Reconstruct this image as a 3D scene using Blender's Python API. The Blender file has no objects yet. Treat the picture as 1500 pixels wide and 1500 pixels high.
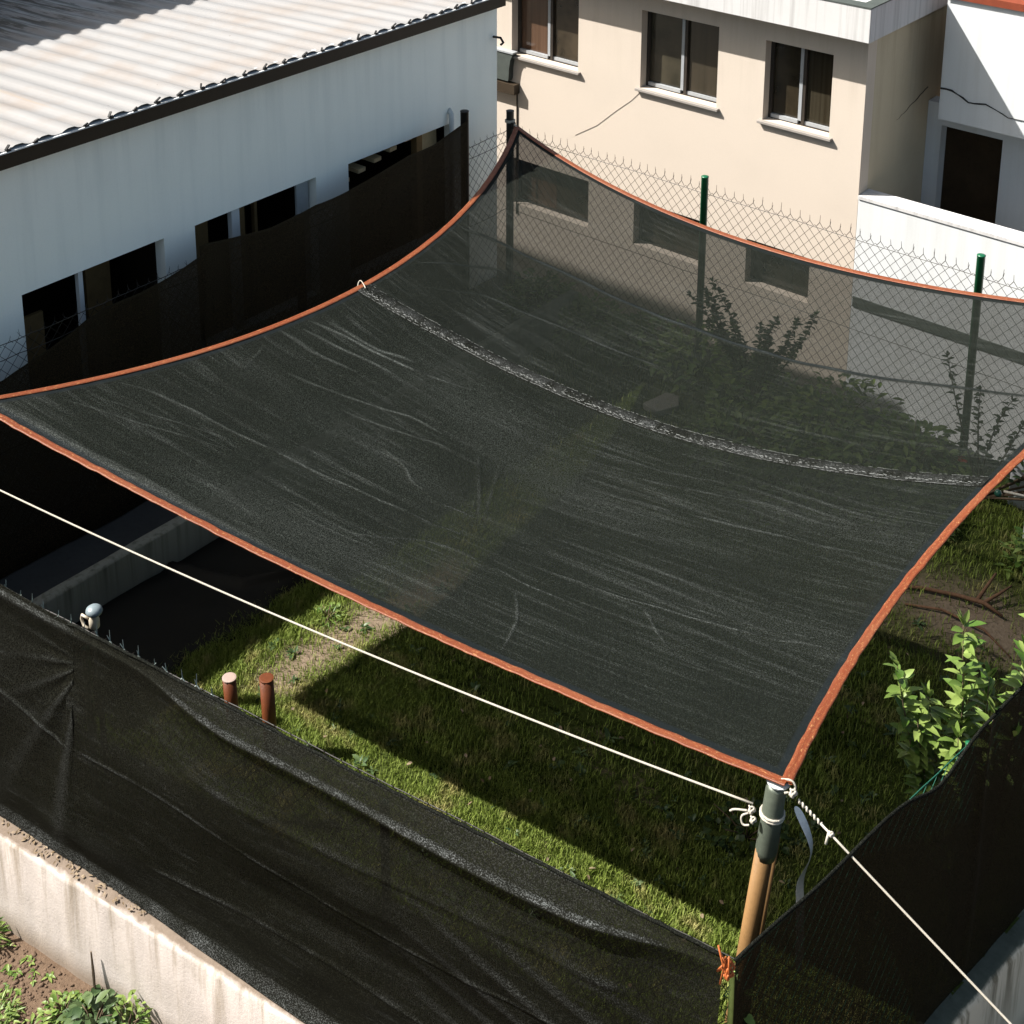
import bpy, math, random
import numpy as np
from mathutils import Vector
random.seed(7); rng = np.random.default_rng(7)
R_ = math.radians
scene = bpy.context.scene
COL = scene.collection

# ------------------------------------------------------------------ helpers
class MB:
    """collects shapes and links them as ONE mesh object"""
    def __init__(s): s.v = []; s.f = []
    def add(s, vs, fs):
        o = len(s.v); s.v += [tuple(map(float, p)) for p in vs]; s.f += [tuple(i + o for i in q) for q in fs]
    def box(s, a, b):
        x0, y0, z0 = a; x1, y1, z1 = b
        s.add([(x0,y0,z0),(x1,y0,z0),(x1,y1,z0),(x0,y1,z0),(x0,y0,z1),(x1,y0,z1),(x1,y1,z1),(x0,y1,z1)],
              [(0,3,2,1),(4,5,6,7),(0,1,5,4),(1,2,6,5),(2,3,7,6),(3,0,4,7)])
    def bar(s, p, q, w, h, up=(0,0,1)):
        p = Vector(p); q = Vector(q); d = (q-p).normalized(); u = Vector(up)
        if abs(d.dot(u)) > .98: u = Vector((1,0,0))
        sx = d.cross(u).normalized()*w/2; sy = sx.normalized().cross(d)*h/2
        c = []
        for e in (p, q): c += [e-sx-sy, e+sx-sy, e+sx+sy, e-sx+sy]
        s.add(c, [(0,1,2,3),(7,6,5,4),(0,4,5,1),(1,5,6,2),(2,6,7,3),(3,7,4,0)])
    def tube(s, pts, r, n=8, caps=True):
        pts = [Vector(p) for p in pts]; m = len(pts)
        rr = r if isinstance(r, (list, tuple)) else [r]*m
        vs = []; last = None
        for i, p in enumerate(pts):
            d = (pts[min(i+1, m-1)] - pts[max(i-1, 0)]).normalized()
            if last is None:
                a = Vector((0,0,1)) if abs(d.z) < .9 else Vector((1,0,0))
                u = d.cross(a).normalized()
            else:
                u = (last - d*last.dot(d)).normalized()
            last = u; w = d.cross(u)
            for k in range(n):
                t = 2*math.pi*k/n; vs.append(p + (u*math.cos(t) + w*math.sin(t))*rr[i])
        fs = [(i*n+k, i*n+(k+1) % n, (i+1)*n+(k+1) % n, (i+1)*n+k) for i in range(m-1) for k in range(n)]
        if caps: fs += [tuple(range(n-1, -1, -1)), tuple((m-1)*n+k for k in range(n))]
        s.add(vs, fs)
    def lathe(s, c, prof, n=20):
        cx, cy, cz = c; vs = []
        for r, z in prof:
            for k in range(n):
                t = 2*math.pi*k/n; vs.append((cx+r*math.cos(t), cy+r*math.sin(t), cz+z))
        fs = [(i*n+k, i*n+(k+1) % n, (i+1)*n+(k+1) % n, (i+1)*n+k) for i in range(len(prof)-1) for k in range(n)]
        fs += [tuple(range(n-1, -1, -1)), tuple((len(prof)-1)*n+k for k in range(n))]
        s.add(vs, fs)
    def prism(s, poly, z0, z1):
        n = len(poly)
        s.add([(x, y, z0) for x, y in poly] + [(x, y, z1) for x, y in poly],
              [tuple(range(n-1, -1, -1)), tuple(range(n, 2*n))] + [(i, (i+1) % n, n+(i+1) % n, n+i) for i in range(n)])
    def build(s, name, mat, parent=None, smooth=False, bevel=0):
        me = bpy.data.meshes.new(name); me.from_pydata(s.v, [], s.f)
        return link(name, me, mat, parent, smooth, bevel)

def link(name, me, mat, parent=None, smooth=False, bevel=0):
    me.update(); me.materials.append(mat)
    o = bpy.data.objects.new(name, me); COL.objects.link(o)
    if parent is not None:
        o.parent = parent
        if parent.type == 'EMPTY': o.location = -Vector(parent.location)
    if smooth: me.polygons.foreach_set('use_smooth', [True]*len(me.polygons))
    if bevel:
        b = o.modifiers.new('bevel', 'BEVEL'); b.width = bevel; b.segments = 2; b.limit_method = 'ANGLE'
    return o

def np_mesh(name, V, Fq, mat, parent=None, smooth=False, attrs=None, uv=None):
    """V (n,3); Fq (m,k) all faces with k corners"""
    me = bpy.data.meshes.new(name); V = np.asarray(V, np.float32); Fq = np.asarray(Fq, np.int32)
    m, k = Fq.shape
    me.vertices.add(len(V)); me.vertices.foreach_set('co', V.ravel())
    me.loops.add(m*k); me.loops.foreach_set('vertex_index', Fq.ravel())
    me.polygons.add(m); me.polygons.foreach_set('loop_start', np.arange(0, m*k, k, dtype=np.int32))
    if uv is not None:
        l = me.uv_layers.new(name='UVMap'); l.data.foreach_set('uv', np.asarray(uv, np.float32)[Fq.ravel()].ravel())
    for a, arr in (attrs or {}).items():
        t = me.attributes.new(a, 'FLOAT', 'POINT'); t.data.foreach_set('value', np.asarray(arr, np.float32))
    me.update(calc_edges=True); me.validate()
    return link(name, me, mat, parent, smooth)

def grid_faces(nu, nv):
    i = np.arange(nu-1)[:, None]; j = np.arange(nv-1)[None, :]
    a = (i*nv + j).ravel(); return np.stack([a, a+1, a+nv+1, a+nv], 1)

def thing(name, loc, label, cat, group=None, kind=None):
    o = bpy.data.objects.new(name, None); COL.objects.link(o); o.location = loc
    return tag(o, label, cat, group, kind)
def tag(o, label=None, cat=None, group=None, kind=None):
    if label: o['label'] = label
    if cat: o['category'] = cat
    if group: o['group'] = group
    if kind: o['kind'] = kind
    return o
def structure(o): o['kind'] = 'structure'; return o

class Noise:
    """smooth pseudo-noise on arrays: sum of random sinusoids"""
    def __init__(s, f, n=14, seed=0, dim=2):
        r = np.random.default_rng(seed); s.k = r.normal(size=(n, dim))*f; s.p = r.uniform(0, 6.28, n)
    def __call__(s, *c):
        t = sum(s.k[:, i].reshape((-1,)+(1,)*np.ndim(c[0]))*np.asarray(c[i])[None] for i in range(len(c)))
        return np.sin(t + s.p.reshape((-1,)+(1,)*np.ndim(c[0]))).mean(0)*1.9

# ------------------------------------------------------------------ materials
def mat_new(name):
    m = bpy.data.materials.new(name); m.use_nodes = True; nt = m.node_tree
    for n in list(nt.nodes): nt.nodes.remove(n)
    out = nt.nodes.new('ShaderNodeOutputMaterial'); return m, nt, out
class N:
    def __init__(s, nt): s.nt = nt
    def __call__(s, t, **kw):
        n = s.nt.nodes.new('ShaderNode'+t)
        for k, v in kw.items():
            if hasattr(n, k) and k not in n.inputs: setattr(n, k, v)
            else: s.set(n, k, v)
        return n
    def set(s, n, k, v):
        sock = n.inputs[k]
        if isinstance(v, bpy.types.NodeSocket): s.nt.links.new(v, sock)
        elif isinstance(v, bpy.types.Node): s.nt.links.new(v.outputs[0], sock)
        else:
            if sock.type == 'RGBA' and len(v) == 3: v = (*v, 1)
            sock.default_value = v
    def math(s, op, a, b=None, c=None, clamp=False):
        n = s.nt.nodes.new('ShaderNodeMath'); n.operation = op; n.use_clamp = clamp
        for i, v in enumerate((a, b, c)):
            if v is None: continue
            if isinstance(v, (bpy.types.NodeSocket, bpy.types.Node)):
                s.nt.links.new(v if isinstance(v, bpy.types.NodeSocket) else v.outputs[0], n.inputs[i])
            else: n.inputs[i].default_value = v
        return n.outputs[0]
    def mix(s, f, a, b, blend='MIX'):
        n = s.nt.nodes.new('ShaderNodeMix'); n.data_type = 'RGBA'; n.blend_type = blend
        for i, v in ((0, f), (6, a), (7, b)):
            if isinstance(v, (bpy.types.NodeSocket, bpy.types.Node)):
                s.nt.links.new(v if isinstance(v, bpy.types.NodeSocket) else v.outputs[0], n.inputs[i])
            elif i == 0: n.inputs[0].default_value = v
            else: n.inputs[i].default_value = (*v, 1) if len(v) == 3 else v
        return n.outputs[2]
    def noise(s, vec, scale, detail=4, rough=.55, dist=0):
        n = s.nt.nodes.new('ShaderNodeTexNoise'); n.inputs['Scale'].default_value = scale
        n.inputs['Detail'].default_value = detail; n.inputs['Roughness'].default_value = rough
        n.inputs['Distortion'].default_value = dist
        if vec is not None: s.nt.links.new(vec, n.inputs['Vector'])
        return n.outputs['Fac']
    def ramp(s, fac, lo, hi):
        n = s.nt.nodes.new('ShaderNodeMapRange'); n.clamp = True
        n.inputs['From Min'].default_value = lo; n.inputs['From Max'].default_value = hi
        s.nt.links.new(fac, n.inputs['Value']); return n.outputs[0]
    def scaled(s, vec, sc, rot=(0,0,0)):
        n = s.nt.nodes.new('ShaderNodeMapping'); n.inputs['Scale'].default_value = sc; n.inputs['Rotation'].default_value = rot
        s.nt.links.new(vec, n.inputs['Vector']); return n.outputs[0]
    def pos(s): return s.nt.nodes.new('ShaderNodeNewGeometry').outputs['Position']
    def bump(s, h, strength, dist=.01):
        n = s.nt.nodes.new('ShaderNodeBump'); n.inputs['Strength'].default_value = strength
        n.inputs['Distance'].default_value = dist; s.nt.links.new(h, n.inputs['Height']); return n.outputs[0]
    def bsdf(s, out, color, rough=.8, spec=.3, normal=None, metal=0, **kw):
        b = s.nt.nodes.new('ShaderNodeBsdfPrincipled')
        s.set(b, 'Base Color', color); s.set(b, 'Roughness', rough); s.set(b, 'Specular IOR Level', spec); s.set(b, 'Metallic', metal)
        if normal is not None: s.set(b, 'Normal', normal)
        for k, v in kw.items(): s.set(b, k, v)
        if out is not None: s.nt.links.new(b.outputs[0], out.inputs['Surface'])
        return b

def m_plain(name, col, rough=.7, spec=.3, var=.25, scale=9, bump=.2, bdist=.004, metal=0):
    m, nt, out = mat_new(name); n = N(nt); p = n.pos()
    f = n.noise(p, scale, 5, .6); g = n.noise(p, scale*7, 3)
    c = n.mix(f, tuple(v*(1-var) for v in col), tuple(min(1, v*(1+var)) for v in col))
    c = n.mix(n.ramp(g, .55, .8), c, tuple(v*(1-var*.8) for v in col))
    n.bsdf(out, c, rough, spec, n.bump(g, bump, bdist), metal)
    return m

def m_render(name, col, stain=(.2,.18,.14), amount=.35, drip_scale=5., dirt=.15, top_z=None, drip_len=1.0, rough=.9):
    """painted masonry with drip streaks that start at the top of the wall and patchy dirt"""
    m, nt, out = mat_new(name); n = N(nt); p = n.pos()
    st = n.noise(n.scaled(p, (drip_scale, drip_scale, .22)), 1.6, 5, .62)
    st = n.ramp(st, .47, .72)
    if top_z is not None:
        sep = nt.nodes.new('ShaderNodeSeparateXYZ'); nt.links.new(p, sep.inputs[0])
        ht = n.ramp(sep.outputs[2], top_z - drip_len, top_z)
        st = n.math('MULTIPLY', st, ht)
    blot = n.ramp(n.noise(p, 1.1, 6, .6), .45, .75)
    fine = n.noise(p, 60, 4, .6)
    c = n.mix(n.math('MULTIPLY', st, amount), col, stain)
    c = n.mix(n.math('MULTIPLY', blot, dirt), c, tuple(v*.72 for v in col))
    c = n.mix(n.math('MULTIPLY', n.ramp(fine, .5, .8), .12), c, tuple(v*.6 for v in col))
    n.bsdf(out, c, rough, .2, n.bump(fine, .25, .004))
    return m

def m_net(name, col, light, alpha, grain=130, sheen_wear_gain=1., edge=0, stretch=(1,1,1), rough=.5, spec=.35, streak=None):
    """knitted shade cloth: dark yarns, small holes that let light through, folds paler from rubbing and painted sheen (attribute wear)"""
    m, nt, out = mat_new(name); n = N(nt); p = n.pos()
    g = n.noise(n.scaled(p, stretch), grain, 2, .6)
    g2 = n.noise(p, 3.0, 5, .6)
    at = nt.nodes.new('ShaderNodeAttribute'); at.attribute_name = 'sheen_wear'
    w = n.math('MULTIPLY', at.outputs['Fac'], sheen_wear_gain)
    spk = n.ramp(g, .50, .64)
    wr = n.math('MULTIPLY', w, n.math('ADD', n.math('MULTIPLY', spk, .95), .05), clamp=True)
    c = n.mix(g2, tuple(v*.75 for v in col), tuple(v*1.25 for v in col))
    c = n.mix(n.math('MULTIPLY', n.ramp(g, .52, .70), .8), c, tuple(v*4. for v in col))
    h = g
    if streak:
        uv = nt.nodes.new('ShaderNodeUVMap').outputs[0]; amt, su, sv = streak
        s1 = n.ramp(n.noise(n.scaled(uv, (su, sv, 1)), 1., 4, .62, .25), .52, .70)
        s2 = n.ramp(n.noise(n.scaled(uv, (su*.5, sv*.33, 1), (0, 0, .05)), 1., 3, .6, .5), .56, .72)
        msk = n.ramp(n.noise(uv, 5., 4, .6), .32, .60)
        st = n.math('MULTIPLY', n.math('ADD', n.math('MULTIPLY', s1, .6), n.math('MULTIPLY', s2, .6), clamp=True), msk)
        c = n.mix(n.math('MULTIPLY', n.math('MULTIPLY', st, n.math('ADD', n.math('MULTIPLY', spk, .8), .2)), amt), c, light)  # pale ripple lines painted where crests would catch light
        h = n.math('ADD', n.math('MULTIPLY', st, 1.6), g)
    c = n.mix(wr, c, light)  # abraded yarn plus the sheen of sunlit folds, mixed into the colour
    a = n.math('ADD', n.math('MULTIPLY', n.math('SUBTRACT', g, .5), .5), alpha)
    a = n.math('ADD', a, n.math('MULTIPLY', w, .35), clamp=True)
    if edge:
        ed = nt.nodes.new('ShaderNodeAttribute'); ed.attribute_name = 'border'
        a = n.math('ADD', a, n.math('MULTIPLY', ed.outputs['Fac'], .3), clamp=True)
        c = n.mix(n.math('MULTIPLY', ed.outputs['Fac'], edge), c, (.008,.011,.014))
    b = n.bsdf(None, c, rough, spec, n.bump(h, .4, .005))
    tr = nt.nodes.new('ShaderNodeBsdfTransparent'); mx = nt.nodes.new('ShaderNodeMixShader')
    nt.links.new(a, mx.inputs[0]); nt.links.new(tr.outputs[0], mx.inputs[1]); nt.links.new(b.outputs[0], mx.inputs[2])
    nt.links.new(mx.outputs[0], out.inputs['Surface'])
    return m

def m_leaf(name, c0, c1, c2=None, rough=.45, spec=.35, trans=.3):
    m, nt, out = mat_new(name); n = N(nt)
    geo = nt.nodes.new('ShaderNodeNewGeometry'); rnd = geo.outputs['Random Per Island']
    c = n.mix(rnd, c0, c1)
    if c2: c = n.mix(n.ramp(n.noise(geo.outputs['Position'], 2.6, 5, .65), .52, .66), c, c2)
    b = n.bsdf(None, c, rough, spec)
    t = nt.nodes.new('ShaderNodeBsdfTranslucent'); nt.links.new(c, t.inputs[0])
    mx = nt.nodes.new('ShaderNodeMixShader'); mx.inputs[0].default_value = trans
    nt.links.new(b.outputs[0], mx.inputs[1]); nt.links.new(t.outputs[0], mx.inputs[2]); nt.links.new(mx.outputs[0], out.inputs['Surface'])
    return m

M = {}
M['house_wall'] = m_render('house_wall', (.85,.86,.80), (.42,.46,.45), .24, 3.5, .13, 3.8, 2.4)
M['white_wall'] = m_render('white_wall', (.50,.51,.515), (.3,.28,.25), .22, 4, .10)
M['beige_wall'] = m_render('beige_wall', (.465,.40,.338), (.27,.225,.175), .45, 3.2, .15, 3.8, 2.2)
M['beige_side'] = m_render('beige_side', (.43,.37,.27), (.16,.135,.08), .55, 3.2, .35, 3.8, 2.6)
M['fascia_white'] = m_render('fascia_white', (.47,.46,.455), (.17,.16,.15), .5, 8, .3)
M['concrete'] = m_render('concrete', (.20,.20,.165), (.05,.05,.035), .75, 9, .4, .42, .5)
M['sill'] = m_plain('sill', (.235,.212,.193), .8, .2, .15)
M['fascia'] = m_plain('fascia', (.030,.020,.011), .6, .3, .3)
M['black'] = m_plain('black', (.012,.011,.010), .55, .3, .4)
M['dark_metal'] = m_plain('dark_metal', (.018,.015,.012), .5, .4, .4, 20)
M['green_paint'] = m_plain('green_paint', (.006,.085,.035), .35, .5, .35, 14)
M['frame'] = m_plain('frame', (.028,.022,.017), .5, .4, .3)
M['grey_frame'] = m_plain('grey_frame', (.26,.27,.28), .5, .4, .15)
M['wire'] = m_plain('wire', (.030,.025,.019), .5, .4, .4, 30)
M['green_wire'] = m_plain('green_wire', (.008,.06,.038), .4, .5, .3, 30)
M['pale_wire'] = m_plain('pale_wire', (.22,.26,.24), .5, .4, .3, 30)
M['rust_pipe'] = m_plain('rust_pipe', (.10,.027,.008), .5, .35, .35, 14, .3)
M['peg_cap'] = m_plain('peg_cap', (.30,.22,.19), .6, .3, .2)
M['wood'] = m_plain('wood', (.19,.105,.04), .6, .3, .3, 6)
M['plank'] = m_plain('plank', (.62,.48,.28), .8, .2, .3, 10)
M['brown_post'] = m_plain('brown_post', (.22,.14,.06), .8, .2, .3, 10)
M['galv'] = m_plain('galv', (.085,.098,.075), .45, .5, .4, 24, .3, metal=.3)
M['pipe_grey'] = m_plain('pipe_grey', (.45,.47,.47), .5, .4, .15)
M['plastic_white'] = m_plain('plastic_white', (.42,.37,.29), .45, .4, .1)
M['plastic_grey'] = m_plain('plastic_grey', (.15,.185,.20), .4, .5, .2)
M['rope'] = m_plain('rope', (.40,.365,.305), .85, .2, .2, 160, .6)
M['strap'] = m_plain('strap', (.82,.82,.84), .45, .4, .35, 30)
M['tie'] = m_plain('tie', (.32,.085,.022), .55, .3, .35, 60)
M['canopy_grey'] = m_plain('canopy_grey', (.05,.058,.052), .7, .3, .3)
M['interior'] = m_plain('interior', (.03,.02,.011), .9, .1, .4, 3)
M['bark'] = m_plain('bark', (.10,.07,.045), .9, .2, .4, 40, .5)
M['deadwood'] = m_plain('deadwood', (.13,.07,.04), .9, .2, .45, 40, .5)
M['tile_red'] = m_plain('tile_red', (.16,.035,.016), .8, .2, .3, 12)
M['stick'] = m_plain('stick', (.30,.42,.13), .5, .3, .3, 30)
M['petal'] = m_plain('petal', (.35,.03,.025), .6, .3, .2)
M['dry_leaf'] = m_leaf('dry_leaf', (.13,.09,.05), (.26,.2,.14), None, .8, .2, .1)
M['path'] = m_plain('path', (.045,.045,.042), .9, .2, .3, 3)

M['sail'] = m_net('sail', (.0054,.0064,.0050), (.118,.126,.118), .938, 125, 1.75, .5, (1,1,1), .75, .04, (.46, 8., 210.))
M['seam_net'] = m_net('seam_net', (.0058,.0062,.0050), (.12,.125,.125), .955, 120, 1.0, 0, (1,1,1), .8, .03)
M['front_net'] = m_net('front_net', (.0046,.0046,.0032), (.11,.116,.114), .952, 135, 1.4, .01, (1,1,1), .8, .02, (.22, 3., 26.))
M['side_net'] = m_net('side_net', (.0075,.0062,.003), (.10,.105,.105), .965, 130, 1.0, 0, (1,1,1), .7, .06)
M['dark_net'] = m_net('dark_net', (.014,.0095,.0045), (.05,.05,.035), .955, 120, 1.0, 0, (1,1,1), .75, .08)
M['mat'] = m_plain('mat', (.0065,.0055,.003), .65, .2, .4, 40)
M['thread'] = m_plain('thread', (.13,.135,.13), .6, .3, .3, 80)

def m_orange():
    m, nt, out = mat_new('orange_webbing'); n = N(nt); p = n.pos()
    f = n.noise(p, 30, 4, .6); g = n.noise(p, 150, 2)
    c = n.mix(f, (.105,.020,.0055), (.185,.045,.012))
    c = n.mix(n.ramp(g, .62, .72), c, (.36,.19,.08))
    uv = nt.nodes.new('ShaderNodeUVMap').outputs[0]
    rib = n.noise(n.scaled(uv, (.5, 26, 1)), 1., 2); dash = n.noise(n.scaled(uv, (26, 9, 1)), 1., 2, .6, .3)
    c = n.mix(n.math('MULTIPLY', n.ramp(rib, .5, .62), .45), c, (.055,.010,.003))
    c = n.mix(n.math('MULTIPLY', n.ramp(dash, .60, .70), .6), c, (.40,.20,.075))
    c = n.mix(n.math('MULTIPLY', n.ramp(n.noise(uv, .9, 4), .45, .7), .35), c, (.20,.085,.04))
    n.bsdf(out, c, .5, .35, n.bump(g, .4, .004)); return m
M['orange'] = m_orange()

def m_roof():
    m, nt, out = mat_new('roof_sheet'); n = N(nt); p = n.pos()
    f = n.noise(n.scaled(p, (.5, 6, 1)), 1.5, 5, .6); g = n.noise(p, 1.3, 6, .6); sp = n.noise(p, 14, 3)
    c = n.mix(f, (.185,.177,.173), (.245,.238,.234))
    c = n.mix(n.math('MULTIPLY', n.ramp(g, .46, .66), .6), c, (.20,.165,.14))
    c = n.mix(n.math('MULTIPLY', n.ramp(n.noise(n.scaled(p, (.25, 9, 1)), 1.1, 3), .66, .78), .28), c, (.29,.2,.12))
    c = n.mix(n.ramp(sp, .74, .78), c, (.10,.08,.07))
    # dark stains and corrugation shade painted as stripes inside the block's roof shadow
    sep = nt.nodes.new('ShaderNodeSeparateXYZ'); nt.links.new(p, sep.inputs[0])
    shade_stripes = n.math('MULTIPLY', n.ramp(n.noise(n.scaled(p, (.45, 7, 1)), 1.6, 6, .7), .47, .53), n.math('SUBTRACT', 1., n.ramp(sep.outputs[0], -15.6, -14.6)))
    c = n.mix(n.math('MULTIPLY', shade_stripes, .8), c, (.032,.028,.02))
    n.bsdf(out, c, .6, .3, n.bump(sp, .15, .004)); return m
M['roof'] = m_roof()

def m_frontwall(name='front_wall', face=(.46,.405,.37), stain=(.16,.12,.07), blotc=(.27,.235,.195), foot=(.18,.13,.085), t0=(.09,.066,.048), t1=(.21,.165,.13), lo=.5, hi=.68):
    m, nt, out = mat_new(name); n = N(nt); p = n.pos()
    geo = nt.nodes.new('ShaderNodeNewGeometry')
    sn = nt.nodes.new('ShaderNodeSeparateXYZ'); nt.links.new(geo.outputs['True Normal'], sn.inputs[0])
    sp = nt.nodes.new('ShaderNodeSeparateXYZ'); nt.links.new(p, sp.inputs[0])
    top = n.ramp(n.math('ADD', sp.outputs[2], n.math('MULTIPLY', n.noise(p, 9, 5, .7), .03)), -.012, .006)
    st = n.ramp(n.noise(n.scaled(p, (4.5, 4.5, .35)), 1.7, 5, .65), lo, hi)
    hz = n.ramp(sp.outputs[2], -.75, .0)
    st = n.math('MULTIPLY', st, n.math('POWER', hz, .8))
    fine = n.noise(p, 45, 5, .65); blot = n.noise(p, 4, 5, .6)
    c = n.mix(n.math('MULTIPLY', st, .8), face, stain)
    c = n.mix(n.math('MULTIPLY', n.ramp(blot, .5, .72), .35), c, blotc)
    c = n.mix(n.math('MULTIPLY', n.math('SUBTRACT', 1., n.ramp(sp.outputs[2], -.86, -.66)), .75), c, foot)
    tc = n.mix(n.noise(p, 14, 6, .7), t0, t1)
    c = n.mix(top, c, tc)
    n.bsdf(out, c, .92, .15, n.bump(fine, .5, .006)); return m
M['front_wall'] = m_frontwall()
M['right_wall'] = m_frontwall('right_wall', (.54,.48,.38), (.05,.04,.016), (.36,.32,.25), (.2,.17,.12), (.03,.034,.026), (.10,.11,.09), .46, .6)

def m_ground(name, soil0, soil1, grass0, grass1, amount, path=None):
    m, nt, out = mat_new(name); n = N(nt); p = n.pos()
    a = n.noise(p, 1.6, 6, .6); b = n.noise(p, 22, 5, .65); d = n.noise(p, 90, 3, .6)
    s = n.mix(b, soil0, soil1); g = n.mix(d, grass0, grass1)
    f = n.ramp(n.math('ADD', n.math('MULTIPLY', a, .7), n.math('MULTIPLY', b, .3)), .5-amount, .62-amount)
    if path:
        at = nt.nodes.new('ShaderNodeAttribute'); at.attribute_name = 'bare'
        f = n.math('SUBTRACT', f, at.outputs['Fac'], clamp=True)
    c = n.mix(f, s, g)
    n.bsdf(out, c, .95, .1, n.bump(b, .8, .02)); return m
M['lawn'] = m_ground('lawn', (.06,.043,.027), (.25,.19,.135), (.014,.021,.004), (.055,.07,.014), .18, True)
M['soil'] = m_ground('soil', (.055,.034,.021), (.16,.11,.075), (.02,.03,.01), (.04,.05,.015), -.25)
M['clod'] = m_plain('clod', (.12,.08,.055), .95, .1, .45, 30, .6, .01)
M['grass'] = m_leaf('grass', (.10,.145,.020), (.25,.305,.068), (.36,.32,.13), .55, .2, .3)
M['leaf_bright'] = m_leaf('leaf_bright', (.055,.12,.014), (.24,.31,.08), None, .45, .35, .35)
M['leaf_dark'] = m_leaf('leaf_dark', (.016,.036,.008), (.05,.08,.02), None, .5, .3, .3)
M['leaf_broad'] = m_leaf('leaf_broad', (.03,.065,.022), (.09,.13,.048), None, .45, .35, .25)

def m_glass(name, a_, b_, stripes=0):
    m, nt, out = mat_new(name); n = N(nt); p = n.pos()
    f = n.noise(n.scaled(p, (stripes or 2.5, 1, .3 if stripes else 2.5)), 1., 3)
    c = n.mix(n.ramp(f, .35, .65), a_, b_)
    n.bsdf(out, c, .10, .5, n.bump(n.noise(p, 1.6, 2), .08, .02)); return m
PANES = [m_glass('pane_curtain', (.05,.027,.015), (.085,.048,.03), 16), m_glass('pane_dark', (.018,.014,.009), (.045,.034,.022)), m_glass('pane_dusty', (.02,.018,.012), (.042,.036,.024)),
         m_glass('pane_blind', (.024,.02,.013), (.036,.029,.02), 9), m_glass('pane_plain', (.016,.013,.008), (.034,.026,.016)), m_glass('pane_net', (.02,.016,.01), (.032,.027,.018), 22)]
pane_i = 0

# ------------------------------------------------------------------ sun, sky, camera
S = Vector((.75, .555, -1.)).normalized()            # the way sunlight travels
w = bpy.data.worlds.new('World'); scene.world = w; w.use_nodes = True
nt = w.node_tree; sky = nt.nodes.new('ShaderNodeTexSky'); sky.sky_type = 'NISHITA'; sky.sun_disc = False
el = math.asin(-S.z); sky.sun_elevation = el; sky.sun_rotation = math.atan2(-S.x, -S.y)
sky.altitude = 200; sky.air_density = .8; sky.dust_density = 3.0; sky.ozone_density = .25
bg = nt.nodes['Background']; bg.inputs[1].default_value = .078
mx = nt.nodes.new('ShaderNodeMix'); mx.data_type = 'RGBA'; mx.blend_type = 'MULTIPLY'; mx.inputs[0].default_value = 1
nt.links.new(sky.outputs[0], mx.inputs[6]); mx.inputs[7].default_value = (1.02, 1.03, .90, 1)   # warm white balance
nt.links.new(mx.outputs[2], bg.inputs[0])
ld = bpy.data.lights.new('sun', 'SUN'); ld.energy = 5.0; ld.angle = R_(.5); ld.color = (1., .97, .915)
lo = bpy.data.objects.new('sun', ld); COL.objects.link(lo)
lo.rotation_euler = S.to_track_quat('-Z', 'Y').to_euler(); lo.location = (-20, -14, 26)

cd = bpy.data.cameras.new('camera'); cam = bpy.data.objects.new('camera', cd); COL.objects.link(cam)
cam.location = (0, 0, 9.0); cam.rotation_euler = (R_(75), 0, R_(40.5))
cd.sensor_width = 36; cd.lens = 36*2150/1500; cd.shift_x = (750-728)/1500; cd.shift_y = -(750+33.9)/1500
cd.clip_end = 500; scene.camera = cam
vs = scene.view_settings; vs.view_transform = 'Standard'; vs.look = 'None'; vs.exposure = 1.4; vs.gamma = 1
scene.cycles.transparent_max_bounces = 24
scene.cycles.use_denoising = True
scene.cycles.max_bounces = 8

# ------------------------------------------------------------------ plan of the plot
OC = Vector((-2.99, 5.39, 0))                       # corner where the two street fences meet
DL = Vector((-.9878, -.1555, 0)); NF = Vector((.1555, -.9878, 0))   # along the front fence to the left / outwards
DR = Vector((.131, .9914, 0)); NR = Vector((.9914, -.131, 0))       # along the right fence / outwards
YF = 13.53; XL = -11.30
def fp(s, off=0, z=0): p = OC + DL*s + NF*off; return (p.x, p.y, z)
def rp(s, off=0, z=0): p = OC + DR*s + NR*off; return (p.x, p.y, z)

# ---- ground
g = MB(); g.add([(-150,-150,-2.65),(150,-150,-2.65),(150,150,-2.65),(-150,150,-2.65)], [(0,1,2,3)])
structure(g.build('ground', M['soil']))
g = MB(); g.box((-40,-30,-2.64), (14,13.9,-.9))
structure(g.build('soil_strip', M['soil']))
a, b, c = fp(40, -.1), fp(0, -.1), rp(40, -.1)
g = MB(); g.prism([(a[0], a[1]), (b[0]-.1, b[1]+.02), (rp(8.6,-.1)[0], 13.95), (-45, 13.95)], -2.6, -.04)
structure(g.build('yard_ground', M['path']))
# lawn: gently uneven sheet
nx, ny = 190, 220
gx = np.linspace(0, 1, nx)[:, None]; gy = np.linspace(0, 1, ny)[None, :]
Yb = 4.2 + gy*(13.72-4.2)
xr = -2.99 + (Yb-5.39)*.1321 + .02
X = -10.18 + gx*(xr + 10.18); Y = Yb + 0*gx
fl = 5.39 + (X + 2.99)*.1574
Y = np.maximum(Y, fl+.02)
Zn = Noise(3.0, 16, 3)(X, Y)*.018 + Noise(9., 16, 4)(X, Y)*.008
V = np.stack([X, Y, Zn], -1).reshape(-1, 3)
def bare(x, y):
    p = np.exp(-((x+8.12+.12*np.sin(y*2))/.30)**2)*smooth(6.35, 6.8, y)*(1-smooth(8.4, 9.4, y))*.9
    q = np.exp(-(((x+4.0)/.9)**2+((y-11.3)/.5)**2))*.97
    return np.maximum(p, q)
def soft(pts, n=2):
    pts = [Vector(p) for p in pts]
    for _ in range(n):
        q = [pts[0]]
        for a_, b_ in zip(pts, pts[1:]): q += [a_.lerp(b_, .25), a_.lerp(b_, .75)]
        pts = q + [pts[-1]]
    return pts
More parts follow.
